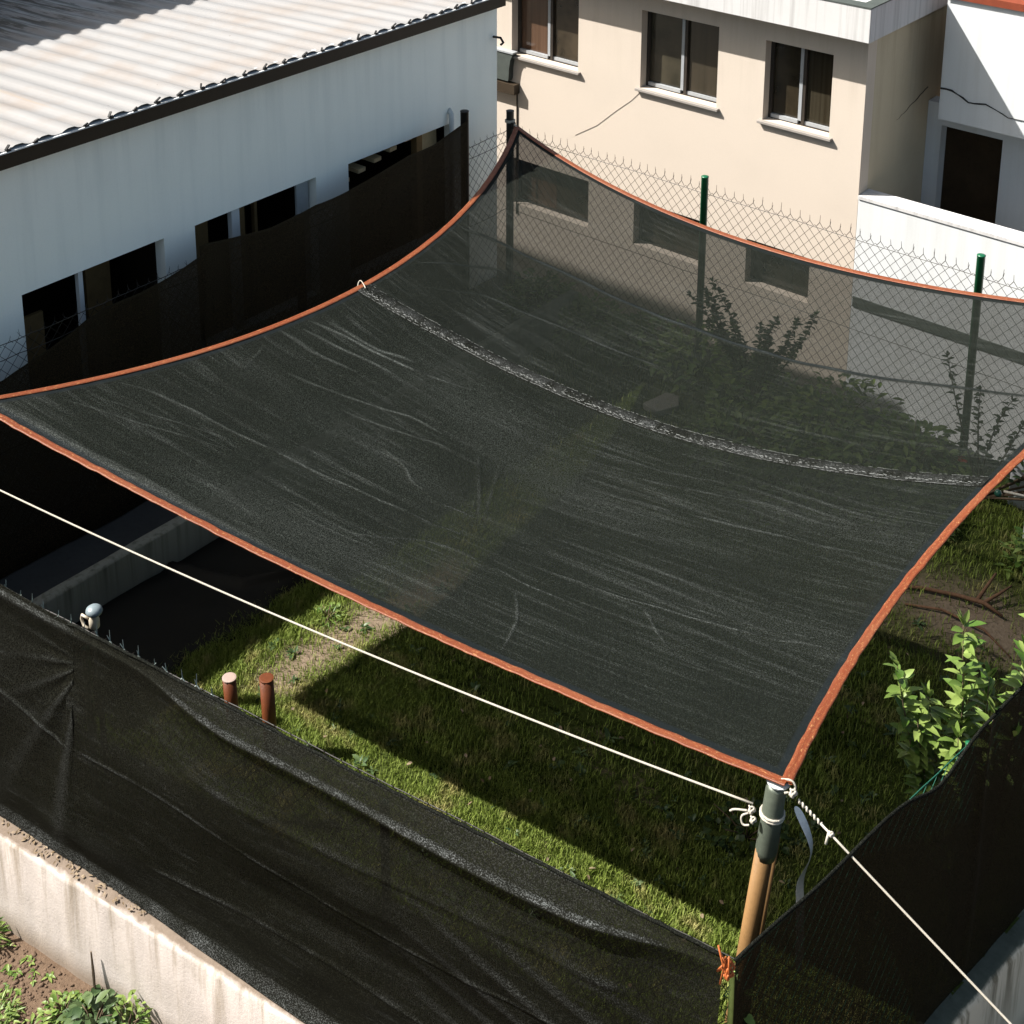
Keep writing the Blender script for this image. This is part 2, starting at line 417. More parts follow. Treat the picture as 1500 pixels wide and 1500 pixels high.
def smooth(a, b, x): t = np.clip((x-a)/(b-a), 0, 1); return t*t*(3-2*t)
structure(np_mesh('lawn', V, grid_faces(nx, ny)[:, ::-1], M['lawn'], None, True, {'bare': bare(X, Y).ravel()*1.2}))
g = MB(); g.box((-11.72, 3.2, -.035), (-10.24, 13.9, .004))
structure(g.build('path', M['path']))

# ---- low street walls
def wall_rows(name, pts_fn, L, mat, label, chip=.012, foot=True, zt=0.):
    """retaining wall with a worn top edge: swept profile with noise"""
    ns = int(L/.03); s = np.linspace(-.14, L, ns)
    prof = [(.14, -1.05), (.14, -.5), (.14, -.06), (.128, -.02), (.10, .0), (-.04, .002), (-.16, .0), (-.16, -.8)]
    n1 = Noise(5., 14, 11); n2 = Noise(25., 14, 12); rows = []
    for k, (o, z) in enumerate(prof):
        e = 1. if 2 <= k <= 5 else .35
        dz = (n1(s, s*0+k)*.6 + n2(s, s*0+k))*chip*e; do = (n1(s, s*0+k+9)*.6 + n2(s, s*0+k+5))*chip*.6*(1 if k < 5 else 0)
        rows.append([pts_fn(a_, o+d_, z+zt+(z_ if z > -.9 else 0)) for a_, d_, z_ in zip(s, do, dz)])
    V = np.array(rows).reshape(-1, 3)
    o = np_mesh(name, V, grid_faces(len(prof), ns), mat, None, False)
    return tag(o, label, 'wall')
wall_rows('retaining_wall', fp, 9.5, M['front_wall'], 'sunlit pale rendered low wall with brown drip stains under the front net')
o = wall_rows('retaining_wall', rp, 9.5, M['right_wall'], 'shaded grey low wall with dark streaks at the lower right under the net')
# concrete kerb wall inside the garden, and a stub at the far right
n1 = Noise(6., 12, 5); ys = np.linspace(4.9, 13.4, 170)
rows = []
for k, (x, z) in enumerate([(-10.24,-.03), (-10.24,.40), (-10.22,.42), (-10.12,.425), (-10.10,.405), (-10.095,-.03)]):
    rows.append(np.stack([x + n1(ys, ys*0+k)*.006, ys, z + n1(ys, ys*0+k+4)*.008*(z > 0)], -1))
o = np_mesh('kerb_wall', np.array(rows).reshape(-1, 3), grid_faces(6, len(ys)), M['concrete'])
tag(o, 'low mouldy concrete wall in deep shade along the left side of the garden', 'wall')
g = MB(); g.box((-4.5, 13.22, -.03), (-1.9, 13.44, .52)); g.box((-4.12, 12.62, -.03), (-3.86, 13.218, .40))
o = g.build('block_wall', M['white_wall'], None, False, .015)
tag(o, 'short pale block wall at the foot of the rear fence beyond the right sail edge', 'wall')

# ---- chain link
def chain_link(mb, fn, L, z0, z1, pitch=.12, r=.0028, step=1.0):
    """two families of diagonal wires woven in a vertical plane given by fn(s, off, z)"""
    h = z1 - z0; k = 1.15
    def seg(s0, za, s1, zb, off):
        p, q = Vector(fn(s0, off, za)), Vector(fn(s1, off, zb)); d = (q-p).normalized()
        u = d.cross(Vector((.3,.5,.8))).normalized()*r; v_ = d.cross(u).normalized()*r
        c = [u, -.5*u+.87*v_, -.5*u-.87*v_]
        mb.add([p+x for x in c]+[q+x for x in c], [(0,1,4,3),(1,2,5,4),(2,0,3,5)])
    n = int((L + h/k)/pitch)+1
    for i in range(n):
        for sgn in (1, -1):
            s0 = i*pitch - h/k if sgn > 0 else i*pitch
            s1 = s0 + sgn*h/k; za, zb = z0, z1
            lo_, hi_ = 0, L
            if min(s0, s1) < lo_ or max(s0, s1) > hi_:
                t0, t1 = 0., 1.
                ds = s1-s0
                ta, tb = (lo_-s0)/ds, (hi_-s0)/ds
                t0, t1 = max(0, min(ta, tb)), min(1, max(ta, tb))
                if t1 <= t0: continue
                s0, s1, za, zb = s0+ds*t0, s0+ds*t1, z0+h*t0, z0+h*t1
            seg(s0, za, s1, zb, .003*sgn)
def spikes(mb, fn, L, z1, pitch=.12, r=.0024, hh=.1, jit=.01):
    s = pitch*.5
    while s < L:
        a = random.uniform(-jit, jit); h = hh*random.uniform(.75, 1.1)
        top = fn(s+a, random.uniform(-.01,.01), z1+h)
        mid = fn(s+a*.5, 0, z1+h*.35)
        mb.tube([fn(s-pitch*.33, 0, z1-.012), mid, top], [r, r, r*.6], 4, False)
        mb.tube([fn(s+pitch*.33, 0, z1-.012), mid, fn(s+a*1.6, .008, z1+h*.72)], [r, r, r*.6], 4, False)
        s += pitch
def rail(mb, fn, L, z, r=.0035, sag=.01, n=60, jit=.003):
    mb.tube([fn(L*i/n, 0, z + random.uniform(-jit, jit) - sag*abs(math.sin(math.pi*i/n*5))) for i in range(n+1)], r, 5)
def post(mb, x, y, z0, z1, r, n=14):
    mb.lathe((x, y, 0), [(r, z0), (r, z1-.012), (r*1.06, z1-.010), (r*1.06, z1-.002), (r*.7, z1+.004)], n)

# rear fence
fr = thing('chain_link_fence', (-6.5, YF, 0), 'rusty chain link fence with green posts in front of the beige building', 'fence')
fn = lambda s, off=0, z=0: (XL + s, YF + off, z)
LR = 9.9
m = MB(); chain_link(m, fn, LR, .02, 2.22); spikes(m, fn, LR, 2.22, .12, .0034, .13); m.build('chain_link', M['wire'], fr)
for z in (2.2, 1.15, .1):
    m = MB(); rail(m, fn, LR, z); m.build('tension_wire', M['wire'], fr)
for x, z, mt in ((-8.38, 2.42, 'green_paint'), (-5.1, 2.46, 'green_paint'), (-2.1, 2.46, 'green_paint')):
    m = MB(); post(m, x, YF-.035, -.1, z, .042); m.build('post', M[mt], fr, True)
pc = MB(); post(pc, -11.31, YF-.03, -.1, 2.52, .05); pc.box((-11.262, YF-.075, 2.30), (-11.215, YF-.03, 2.38))
tag(pc.build('post', M['dark_metal'], fr, False), 'black corner post')
# left fence
fl_ = thing('chain_link_fence', (XL, 9, 0), 'chain link fence with black post between the white house and the dark garden', 'fence')
fnl = lambda s, off=0, z=0: (XL - off, YF - .06 - s, z)
m = MB(); chain_link(m, fnl, 9.2, .02, 2.26); spikes(m, fnl, 9.2, 2.26, hh=.09, jit=.02); m.build('chain_link', M['dark_metal'], fl_)
for z in (2.27, 2.12, 1.2):
    m = MB(); rail(m, fnl, 9.2, z, .004, .012, 60, .008); m.build('tension_wire', M['dark_metal'], fl_)
for y, z in ((12.63, 2.76), (9.9, 2.3), (7.2, 2.1), (4.45, 2.35)):
    m = MB(); post(m, XL-.01, y, -.1, z, .052); m.build('post', M['dark_metal'], fl_, True)
# front fence behind the net
ff = thing('chain_link_fence', fp(3, -.04, 0), 'front chain link fence whose spikes stick out above the black net', 'fence')
fnf = lambda s, off=0, z=0: fp(s, -.05+off, z)
m = MB(); chain_link(m, fnf, 8.4, .02, 2.06, .13); m.build('chain_link', M['dark_metal'], ff)
m = MB(); spikes(m, lambda s, off=0, z=0: fp(s+3.55, -.03+off, z), 4.9, 2.04, .13, .0042, .11, .03); m.build('wire_spikes', M['pale_wire'], ff)
m = MB(); rail(m, fnf, 8.4, 2.05, .004); m.build('tension_wire', M['dark_metal'], ff)
for s_ in (2.3, 4.86, 7.2):
    p = fp(s_, -.09); m = MB(); post(m, p[0], p[1], -.1, 1.84, .03); m.build('post', M['green_paint'], ff, True)
p = fp(0, -.02); m = MB(); post(m, p[0], p[1], -.05, 2.0, .022); tag(m.build('post', M['stick'], ff, True), 'light green corner post')
# right fence
rf = thing('chain_link_fence', rp(3, -.04, 0), 'green chain link fence inside the right hand black net', 'fence')
fnr = lambda s, off=0, z=0: rp(s, -.05+off, z)
m = MB(); chain_link(m, fnr, 8.0, .02, 1.95, .12, .0026); m.build('chain_link', M['green_wire'], rf)
m = MB(); rail(m, fnr, 8.0, 1.95, .005); m.build('tension_wire', M['green_wire'], rf)
for s_ in (2.5, 5.0, 7.6):
    p = rp(s_, -.09); m = MB(); post(m, p[0], p[1], -.1, 1.86, .035); m.build('post', M['green_paint'], rf, True)

# ------------------------------------------------------------------ shade nets on the fences
def smooth(a, b, x): t = np.clip((x-a)/(b-a), 0, 1); return t*t*(3-2*t)
def net_sheet(name, P, mat, sheen_wear, label, border=None):
    ns, nt_ = P.shape[:2]
    o = np_mesh(name, P.reshape(-1, 3), grid_faces(ns, nt_), mat, None, True, {'sheen_wear': sheen_wear.ravel(), 'border': (sheen_wear*0 if border is None else border).ravel()}, np.stack([np.repeat(np.arange(ns)[:, None]*.013, nt_, 1), np.repeat(np.linspace(0, 2.2, nt_)[None], ns, 0)], -1).reshape(-1, 2))
    return tag(o, label, 'shade net')
def front_panel(s0, s1, right, label):
    ns, nt_ = int((s1-s0)/.013), 190
    s = np.linspace(s0, s1, ns)[:, None]; t = np.linspace(0, 1, nt_)[None, :]
    wN = Noise(1.3, 10, 21)
    lip = .15*smooth(.1, .9, s)*(1-smooth(3.2, 4.3, s))*(1+.25*wN(s, s*0)) + .035
    lip = np.clip(lip, .02, .26)
    topz = 2.09 + .015*Noise(2., 10, 22)(s, s*0) - .03*smooth(1., 2.6, s)*(1-smooth(2.6, 4.2, s)) + .05*smooth(4.9, 5.8, s)
    bz = .014 + 0*s
    bo = np.interp(s, [0, 2.4, 2.9, 4.2, 4.9, 6.], [.15, .14, .13, .065, .042, .03])
    # control profile: (t, off, z)
    K = [(0., 0*s+.0, topz), (.05, lip*.30, topz-.035-.10*lip), (.10, lip*.80, topz-.045-.02*lip), (.135, lip*1.05, topz-.05-.10*lip), (.16, lip*.85, topz-.12),
         (.20, lip*.62+.0, topz-.21), (.42, .05+lip*.35, 1.25+0*s), (.62, .035+.02*np.sin(s*1.7), .85+0*s), (.86, .03+.012*np.sin(s*2.9), bz+.26),
         (.945, bo*.55, bz+.10), (1., bo, bz)]
    tk = np.array([k[0] for k in K]); off = np.zeros((ns, nt_)); z = np.zeros((ns, nt_))
    for i in range(ns):
        for arr, j in ((off, 1), (z, 2)):
            arr[i] = np.interp(t[0], tk, np.array([np.ravel(k[j])[i if np.size(k[j]) > 1 else 0] for k in K]))
    ker = np.array([1,2,3,4,5,4,3,2,1.]); ker /= ker.sum()
    for arr in (off, z):
        pad = np.pad(arr, ((0,0),(4,4)), mode='edge')
        arr[:] = sum(pad[:, i:i+nt_]*ker[i] for i in range(9)); 
    Sg = s + 0*t
    # folds
    off += (.016*Noise(2.2, 14, 31)(Sg, z) + .020*Noise(1.1, 10, 30)(Sg, z*.5) + .022)*smooth(.14, .35, t)*(1-smooth(.8, .97, t)) + .005*Noise(9., 14, 32)(Sg*.6, z*1.4)*smooth(.05, .2, t)
    sheen_wear = .08*np.clip(Noise(4., 14, 33)(Sg*.5, z*3), 0, 1)
    def ridge(z0, a, b, amp, wd, gain):
        nonlocal off, sheen_wear
        zc = z0(Sg); e = np.exp(-((z-zc)/wd)**2)*smooth(a, a+.3, Sg)*(1-smooth(b-.3, b, Sg)); off = off + amp*e
        sheen_wear = np.maximum(sheen_wear, gain*e*np.clip(.40+.5*Noise(14., 12, 35)(Sg, z)+.45*Noise(1.6, 12, 34)(Sg, z*0), 0, 1))
    if right:
        ridge(lambda q: 1.13+.05*np.sin(q*1.9)+.02*Noise(3, 9, 41)(q, q*0), .25, 4.9, .008, .010, .8)
        ridge(lambda q: .58+.04*np.sin(q*2.3+1)-.02*q, 1.0, 4.3, .009, .016, .5)
        ridge(lambda q: 1.62+.05*np.sin(q*1.6)-.02*q, .4, 3.9, .012, .03, .3)
        ridge(lambda q: .30+.03*np.sin(q*3.1), .2, 2.4, .008, .014, .35)
        # slanting pulls near the corner
        m_ = smooth(.2, .5, Sg)*(1-smooth(1.2, 2.4, Sg))*smooth(.2, .6, z)*(1-smooth(1.1, 1.9, z))
        ph = (z - .35*Sg)*24 + 2*Noise(1.5, 10, 36)(Sg, z); off = off + .006*m_*np.sin(ph); sheen_wear = np.maximum(sheen_wear, .35*m_*np.clip(np.sin(ph), 0, 1)**2)
        sheen_wear = np.maximum(sheen_wear, .6*smooth(.93, .955, t)*smooth(2.0, 3., Sg)*(.6+.4*Noise(12, 10, 37)(Sg, z)))  # sunlit flare at the bottom edge painted as a pale band
        sheen_wear = np.maximum(sheen_wear, .6*smooth(.09, .105, t)*(1-smooth(.122, .134, t))*(.6+.4*Noise(16, 12, 38)(Sg, z))*smooth(.05, .12, lip))  # sunlit top of the slack lip painted paler
    else:
        # cloth gathered at the post
        d = Sg - s0; ph = 9*np.arctan2(z-1.85, d+.12)*2.; gz = np.exp(-d/.5)*smooth(.15, .25, t)
        off = off + .007*gz*np.sin(ph); sheen_wear = np.maximum(sheen_wear, .3*gz*np.clip(np.sin(ph), 0, 1)**3)
        ridge(lambda q: 1.1+.25*(q-4.85), 4.8, 6.6, .012, .014, .8)
        sheen_wear = np.maximum(sheen_wear, .6*smooth(.93, .955, t)*(.6+.4*Noise(12, 10, 37)(Sg, z)))  # same painted sunlit band along the bottom of this panel
        sheen_wear = np.maximum(sheen_wear, .6*smooth(.03, .06, t)*(1-smooth(.12, .15, t))*(.6+.4*Noise(16, 12, 38)(Sg, z)))  # lit strip of the top fold painted paler
    sheen_wear = np.maximum(sheen_wear, .35*(1-smooth(.0, .012, t)))
    P = np.stack([OC.x + DL.x*Sg + NF.x*off, OC.y + DL.y*Sg + NF.y*off, z], -1)
    return net_sheet('shade_net', P, M['front_net'], np.clip(sheen_wear, 0, 1), label, smooth(.76, .84, t) + 0*Sg)
n1_ = front_panel(.05, 4.9, True, 'long black shade net hanging over the front fence and wall with a slack upper lip')
n2_ = front_panel(4.84, 8.3, False, 'black net panel gathered at the far left end of the front fence')
# hem wire tubes along the top of the front net
m = MB(); m.tube([fp(s_, .0, 2.09-.03*(max(0, min(1, (s_-1)/1.6))*(1-max(0, min(1, (s_-2.6)/1.6)))) + random.uniform(-.006, .006)) for s_ in np.linspace(.05, 4.9, 70)], .011, 6)
m.build('hem', M['seam_net'], n1_, True)

# right net (in shade)
ns, nt_ = 420, 120
s = np.linspace(.0, 8., ns)[:, None]; t = np.linspace(0, 1, nt_)[None, :]
tz = 2.10 - .05*np.exp(-((s-.75)/.45)**2) - .13*np.exp(-((s-1.95)/.28)**2) + .012*Noise(2.5, 10, 51)(s, s*0) + .02*np.sin(s*2.5)
bz = .0 + .03*np.sin(s*2.)
z = tz + (bz-tz)*t; Sg = s + 0*t
off = .012 + .07*np.sin(np.pi*t)**1.2*np.abs(np.sin(np.pi*(Sg)/2.5))*.5 + .012*Noise(2.4, 14, 52)(Sg, z) + .004*Noise(10., 14, 53)(Sg, z*.5)
off += .02*np.exp(-((Sg-2.5)/.05)**2)
off = off*(1-.75*smooth(.8, 1., t))
sheen_wear = .25*(1-smooth(0, .02, t))*(.5+.5*Noise(14, 10, 54)(Sg, z)) + .18*np.clip(Noise(5., 14, 55)(Sg, z*.3), 0, 1)*np.exp(-((Sg-2.5)/.12)**2)
P = np.stack([OC.x + DR.x*Sg + NR.x*off, OC.y + DR.y*Sg + NR.y*off, z], -1)
n3_ = net_sheet('shade_net', P, M['side_net'], np.clip(sheen_wear, 0, 1), 'shaded black net on the right hand fence below the guy rope')
m = MB(); m.tube([rp(float(a_), .014, float(b_)) for a_, b_ in zip(s[::6, 0], tz[::6, 0])], .012, 6); m.build('hem', M['seam_net'], n3_, True)

# left nets
def left_panel(y0, y1, tops, seed, label):
    ns, nt_ = int((y1-y0)/.03), 90
    y = np.linspace(y0, y1, ns)[:, None]; t = np.linspace(0, 1, nt_)[None, :]
    tz = np.interp(y, [a_[0] for a_ in tops], [a_[1] for a_ in tops]) + .03*Noise(3, 9, seed)(y, y*0) - .05*np.abs(np.sin(y*2.1+seed))
    z = tz + (.02 - tz)*t; Yg = y + 0*t
    x = XL + .075 + .03*Noise(2.2, 12, seed+1)(Yg, z*.6) + .012*Noise(8., 12, seed+2)(Yg, z*.3) + .05*smooth(.8, 1., t)
    wr = .5*(1-smooth(0, .015, t)) + .2*np.clip(Noise(6, 12, seed+3)(Yg, z*.25), 0, 1)*(1-smooth(.1, .6, t))
    return net_sheet('shade_net', np.stack([x, Yg, z], -1), M['dark_net'], np.clip(wr, 0, 1), label)
left_panel(4.5, 8.5, [(4.5, 1.85), (6.2, 1.98), (6.47, 2.06), (7.11, 2.22), (8.08, 2.33), (8.5, 2.40)], 60, 'dark shade net with a drooping top edge across the white house at far left')
left_panel(8.46, 12.6, [(8.46, 2.50), (9.4, 2.40), (10.12, 2.44), (10.64, 2.49), (12.0, 2.58), (12.6, 2.70)], 70, 'dark shade net stretched up to the black post beside the white house')

# ------------------------------------------------------------------ shade sail
CO = {'A': (-11.157,13.45,2.348), 'B': (-9.952,5.223,2.692), 'C': (-3.256,6.38,2.33), 'D': (-2.976,13.152,2.656)}
PULL = {'AB': (1.708,.592), 'BC': (.088,.367), 'CD': (.969,.601), 'DA': (1.146,.631)}
def edge(k, t):
    c = {q: np.array(v) for q, v in CO.items()}; cen = sum(c.values())/4
    P, Q = c[k[0]], c[k[1]]; m = (P+Q)/2; d = (Q-P)[:2]; n = np.array([-d[1], d[0]]); n = n/np.linalg.norm(n)
    if np.dot(n, cen[:2]-m[:2]) < 0: n = -n
    p, dz = PULL[k]; ct = m + np.array([n[0]*p, n[1]*p, -dz]); t = np.asarray(t, float)[..., None]
    return (1-t)**2*P + 2*t*(1-t)*ct + t*t*Q
def sail_pt(u, v):
    u, v = np.broadcast_arrays(np.asarray(u, float), np.asarray(v, float))
    c = {q: np.array(w_) for q, w_ in CO.items()}
    U, W = u[..., None], v[..., None]
    p = (1-W)*edge('DA', 1-u) + W*edge('BC', u) + (1-U)*edge('AB', v) + U*edge('CD', 1-v) \
        - ((1-U)*(1-W)*c['A'] + U*(1-W)*c['D'] + (1-U)*W*c['B'] + U*W*c['C'])
    p[..., 2] -= .03*16*u*v*(1-u)*(1-v)
    return p
SEAM = [(0.0,.525),(.2,.503),(.378,.492),(.6,.484),(.74,.474),(.88,.46),(1.,.445)]
def seam_v(u): return np.interp(u, [a_[0] for a_ in SEAM], [a_[1] for a_ in SEAM])
CREASE = {  # folds of the cloth: (u, v) along the cloth, height m, width, paleness
 'a': ([(.02,.87),(.065,.855),(.138,.848),(.25,.843),(.355,.838),(.422,.833),(.49,.833),(.527,.83)], .014, .0035, 1.0),
 'b': ([(.427,.92),(.48,.888),(.515,.863),(.56,.858),(.618,.863),(.667,.868),(.743,.868)], .010, .003, .5),
 'c': ([(.323,.748),(.367,.758),(.41,.78),(.46,.792),(.515,.792)], .012, .0035, .6),
 'd': ([(.417,.68),(.458,.72),(.52,.79)], .012, .0045, .3), 'd2': ([(.455,.677),(.485,.725),(.522,.78)], .012, .0045, .3),
 'e': ([(.65,.885),(.685,.93),(.703,.98)], .010, .0025, .5), 'f': ([(.777,.835),(.802,.858),(.828,.88)], .010, .0022, 1.2),
 'g': ([(.657,.83),(.735,.828),(.815,.823),(.893,.818),(.94,.81),(.985,.80)], .014, .003, .95),
 'h': ([(.79,.809),(.855,.805),(.895,.805),(.95,.795)], .010, .003, .8),
 'i': ([(.56,.655),(.708,.642),(.78,.635),(.865,.633),(.93,.63)], .010, .0045, .5),
 'j': ([(.018,.305),(.113,.273),(.278,.25),(.395,.25),(.465,.248),(.56,.25),(.642,.25),(.725,.245),(.85,.235),(.97,.235)], .034, .0035, .5),
 'k': ([(.022,.42),(.065,.38),(.152,.323)], .010, .0025, .55), 'l': ([(.052,.468),(.15,.398),(.203,.385),(.345,.362),(.445,.36),(.522,.35)], .010, .003, .5),
 'm': ([(.01,.667),(.072,.667),(.158,.655)], .012, .005, .9), 'n': ([(.005,.628),(.1,.61),(.203,.598),(.302,.573)], .014, .0045, 1.),
 'n2': ([(.035,.61),(.145,.598),(.198,.58)], .012, .006, .8), 'n3': ([(.03,.645),(.11,.632),(.2,.62)], .010, .0045, .9),
 'o': ([(.02,.753),(.065,.753),(.033,.708)], .010, .0035, .6), 'p': ([(.0,.985),(.1,.984),(.203,.98),(.34,.978)], .010, .007, .75),
 'q': ([(.58,.605),(.675,.593),(.755,.58),(.835,.575)], .010, .004, .5), 'r': ([(.505,.578),(.62,.573),(.713,.557)], .008, .004, .5),
 's': ([(.22,.725),(.285,.715),(.362,.695),(.458,.698)], .010, .004, .55), 't': ([(.103,.718),(.193,.703),(.29,.675),(.362,.672)], .010, .004, .6),
 'u': ([(.048,.905),(.11,.885),(.193,.86)], .010, .0035, .45), 'u2': ([(.03,.935),(.12,.905),(.22,.875)], .010, .0035, .35)}
NU = NV = 900
gu = np.linspace(0, 1, NU); gv = np.linspace(0, 1, NV)
Ug, Vg = np.meshgrid(gu, gv, indexing='ij')
Ps = sail_pt(Ug, Vg)
hgt = np.zeros_like(Ug); sheen_wear = np.zeros_like(Ug); fold = np.zeros_like(Ug)
spN = Noise(60., 16, 80)(Ug, Vg*1.2)
for k, (pl, amp, wd, gain) in CREASE.items():
    pl = np.array(pl)
    # wavy polyline
    tt = np.linspace(0, len(pl)-1, 50); q = np.stack([np.interp(tt, range(len(pl)), pl[:, i]) for i in (0, 1)], 1)
    for _ in range(2): q[1:-1] = (q[:-2]+q[1:-1]*2+q[2:])/4
    q[:, 1] += .0010*np.sin(tt*5.1+len(k)+pl[0, 0]*50)
    lo2, hi2 = q.min(0)-.04, q.max(0)+.04
    I = np.where((gu > lo2[0]) & (gu < hi2[0]))[0]; J = np.where((gv > lo2[1]) & (gv < hi2[1]))[0]
    if not len(I) or not len(J): continue
    sl = np.ix_(I, J); uu, vv = Ug[sl], Vg[sl]; best = np.full(uu.shape, 9.); tb = np.zeros_like(uu)
    for i in range(len(q)-1):
        a_, b_ = q[i], q[i+1]; d = b_-a_; L2 = (d*d).sum()+1e-12
        r_ = np.clip(((uu-a_[0])*d[0]+(vv-a_[1])*d[1])/L2, 0, 1)
        ds = np.hypot(uu-a_[0]-r_*d[0], vv-a_[1]-r_*d[1]); mk = ds < best; best = np.where(mk, ds, best); tb = np.where(mk, (i+r_)/(len(q)-1), tb)
    e = np.exp(-(best/(wd*.38))**2)*np.sin(np.pi*np.clip(tb, .02, .98))**.5
    e2 = np.exp(-(best/(wd*.9))**2)*np.sin(np.pi*np.clip(tb, .02, .98))**.5
    if k in 'jlk': fold[sl] = np.maximum(fold[sl], (1.2 if k == 'j' else .6)*np.exp(-(best/.0032)**2)*np.sin(np.pi*np.clip(tb, .02, .98))**.4)
    hgt[sl] += .42*amp*e2; sheen_wear[sl] = np.maximum(sheen_wear[sl], gain*.85*e*np.clip(.5+.75*spN[sl]+.4*Noise(16., 12, 89)(uu, vv), 0, 1))  # crease ridges painted paler: sheen and stretched threads together
# fine tension ripples on the lower right part, broad bellies elsewhere
mk = smooth(.42, .62, Ug)*smooth(.5, .56, Vg)*(1-smooth(.86, .96, Vg))
phs = (Vg - .02*np.sin(Ug*7) + .012*Noise(9, 12, 81)(Ug, Vg))*2*np.pi/.021
amp = .5+.5*Noise(14., 14, 82)(Ug, Vg*2)
amp = amp*np.clip(.35+.9*Noise(26., 14, 88)(Ug*.6, Vg*1.5), 0, 1)
hgt += .0034*mk*np.sin(phs)*np.clip(amp, 0, 1)
sheen_wear = np.maximum(sheen_wear, .30*mk*np.clip(np.sin(phs), 0, 1)**3*np.clip(amp, 0, 1))  # ripple crests coloured paler as if lit
mk2 = smooth(.0, .1, Ug)*(1-smooth(.4, .6, Ug))*smooth(.54, .6, Vg)
ph2 = (Vg + .06*Ug + .02*Noise(6, 12, 83)(Ug, Vg))*2*np.pi/.035
hgt += .0035*mk2*np.sin(ph2)*np.clip(Noise(10., 14, 84)(Ug, Vg), 0, 1)
hgt += .012*Noise(9., 16, 85)(Ug, Vg) + .0025*Noise(40., 16, 86)(Ug, Vg*1.5)
sheen_wear = np.maximum(sheen_wear, .10*np.clip(Noise(22., 16, 87)(Ug*.35, Vg*1.6), 0, 1)*smooth(.45, .55, Vg))
bord = np.minimum(np.minimum(Ug, 1-Ug)*7.2, np.minimum(Vg, 1-Vg)*7.0)
border = 1-smooth(.075, .10, bord) - .36*(1-smooth(-.004, .004, Vg-np.interp(Ug, [a_[0] for a_ in SEAM], [a_[1] for a_ in SEAM])))
border = np.maximum(border, border+1.2*fold)
sheen_wear = np.maximum(sheen_wear, .45*np.exp(-((Vg-.987)/.006)**2)*(1-smooth(.25, .6, Ug)))
taper = smooth(0, .03, np.minimum(np.minimum(Ug, 1-Ug), np.minimum(Vg, 1-Vg)))
Ps[..., 2] += hgt*(.15+.85*taper)
sail = thing('shade_sail', (-6.6, 9.4, 0), 'large black mesh shade sail with orange edging stretched over the garden', 'shade sail')
np_mesh('cloth', Ps.reshape(-1, 3), grid_faces(NU, NV)[:, ::-1], M['sail'], sail, True, {'sheen_wear': sheen_wear.ravel(), 'border': border.ravel()}, np.stack([Ug, Vg], -1).reshape(-1, 2))

# orange webbing along each edge (closed rounded section with two stitched ribs)
def hem(k, inward):
    n = 240; t = np.linspace(0, 1, n); P = edge(k, t)
    T = np.gradient(P, axis=0); T /= np.linalg.norm(T, axis=1)[:, None]
    c = np.array([-6.6, 9.4, 2.0]); Wd = c[None]-P; Wd -= (Wd*T).sum(1)[:, None]*T; Wd /= np.linalg.norm(Wd, axis=1)[:, None]
    Nn = np.cross(T, Wd); Nn *= np.sign(Nn[:, 2:3])
    nz = Noise(9, 12, 90)(t*8, t*0)*.004 + Noise(40, 12, 91)(t*8, t*0)*.0025
    prof = [(-.036,0),(-.032,.006),(-.018,.008),(-.008,.005),(.004,.0075),(.016,.008),(.028,.004),(.032,0),(.022,-.005),(.0,-.006),(-.024,-.005)]
    V = np.stack([P + Wd*(a_+nz[:, None]) + Nn*(b_+nz[:, None]*.5) for a_, b_ in prof], 1)
    m_ = len(prof); i = np.arange(n-1)[:, None]; j = np.arange(m_)[None]
    Fq = np.stack([(i*m_+j).ravel(), (i*m_+(j+1) % m_).ravel(), ((i+1)*m_+(j+1) % m_).ravel(), ((i+1)*m_+j).ravel()], 1)
    uvh = np.stack([np.repeat(t[:, None]*7.5, m_, 1), np.repeat(np.linspace(0, 1, m_)[None], n, 0)], -1).reshape(-1, 2)
    return np_mesh('edging', V.reshape(-1, 3), Fq, M['orange'], sail, True, None, uvh)
for k in ('AB', 'BC', 'CD', 'DA'): hem(k, 1)
# overlapped seam with rows of pale stitching
un = np.linspace(.004, .992, 1000)
def surf(u, v, up):
    p = sail_pt(u, v); i = np.clip((np.asarray(u)*(NU-1)).astype(int), 0, NU-1); j = np.clip((np.asarray(v)*(NV-1)).astype(int), 0, NV-1)
    p[..., 2] = np.maximum(p[..., 2], Ps[i, j, 2]) + up; return p
rows = [surf(un, seam_v(un)+d, h_) for d, h_ in ((-.0115,.003),(-.011,.006),(0,.009),(.011,.007),(.0115,.003))]
sm = np_mesh('seam', np.array(rows).reshape(-1, 3), grid_faces(5, 1000), M['seam_net'], sail, True, {'sheen_wear': np.concatenate([w_*np.clip(.45+.7*Noise(90, 12, 95+int(w_*10))(un, un*0)+.4*Noise(400, 12, 96)(un, un*0), 0, 1) for w_ in (.15,.3,.75,.45,.2)])})
def stitches(d, dens, r, jit, Lm):
    m = MB(); u = .006
    while u < .985:
        L = random.uniform(.4, 1.)*Lm
        if random.random() < dens:
            uu = np.array([u, u+L*.5, u+L]); dd = d + random.uniform(-jit, jit)
            q = surf(uu, seam_v(uu)+dd, .011); m.tube([tuple(x) for x in q], r*random.uniform(.6, 1.1), 4, False)
        u += L*random.uniform(.6, 1.3)
    tag(m.build('stitching', M['thread'], sm), kind='stuff')
stitches(-.011, .55, .0011, .0006, .005)
stitches(.011, .65, .0017, .0008, .005)
stitches(.0045, .55, .0030, .0022, .004); stitches(.0055, .5, .0018, .0026, .003)
stitches(-.003, .22, .0014, .004, .003)
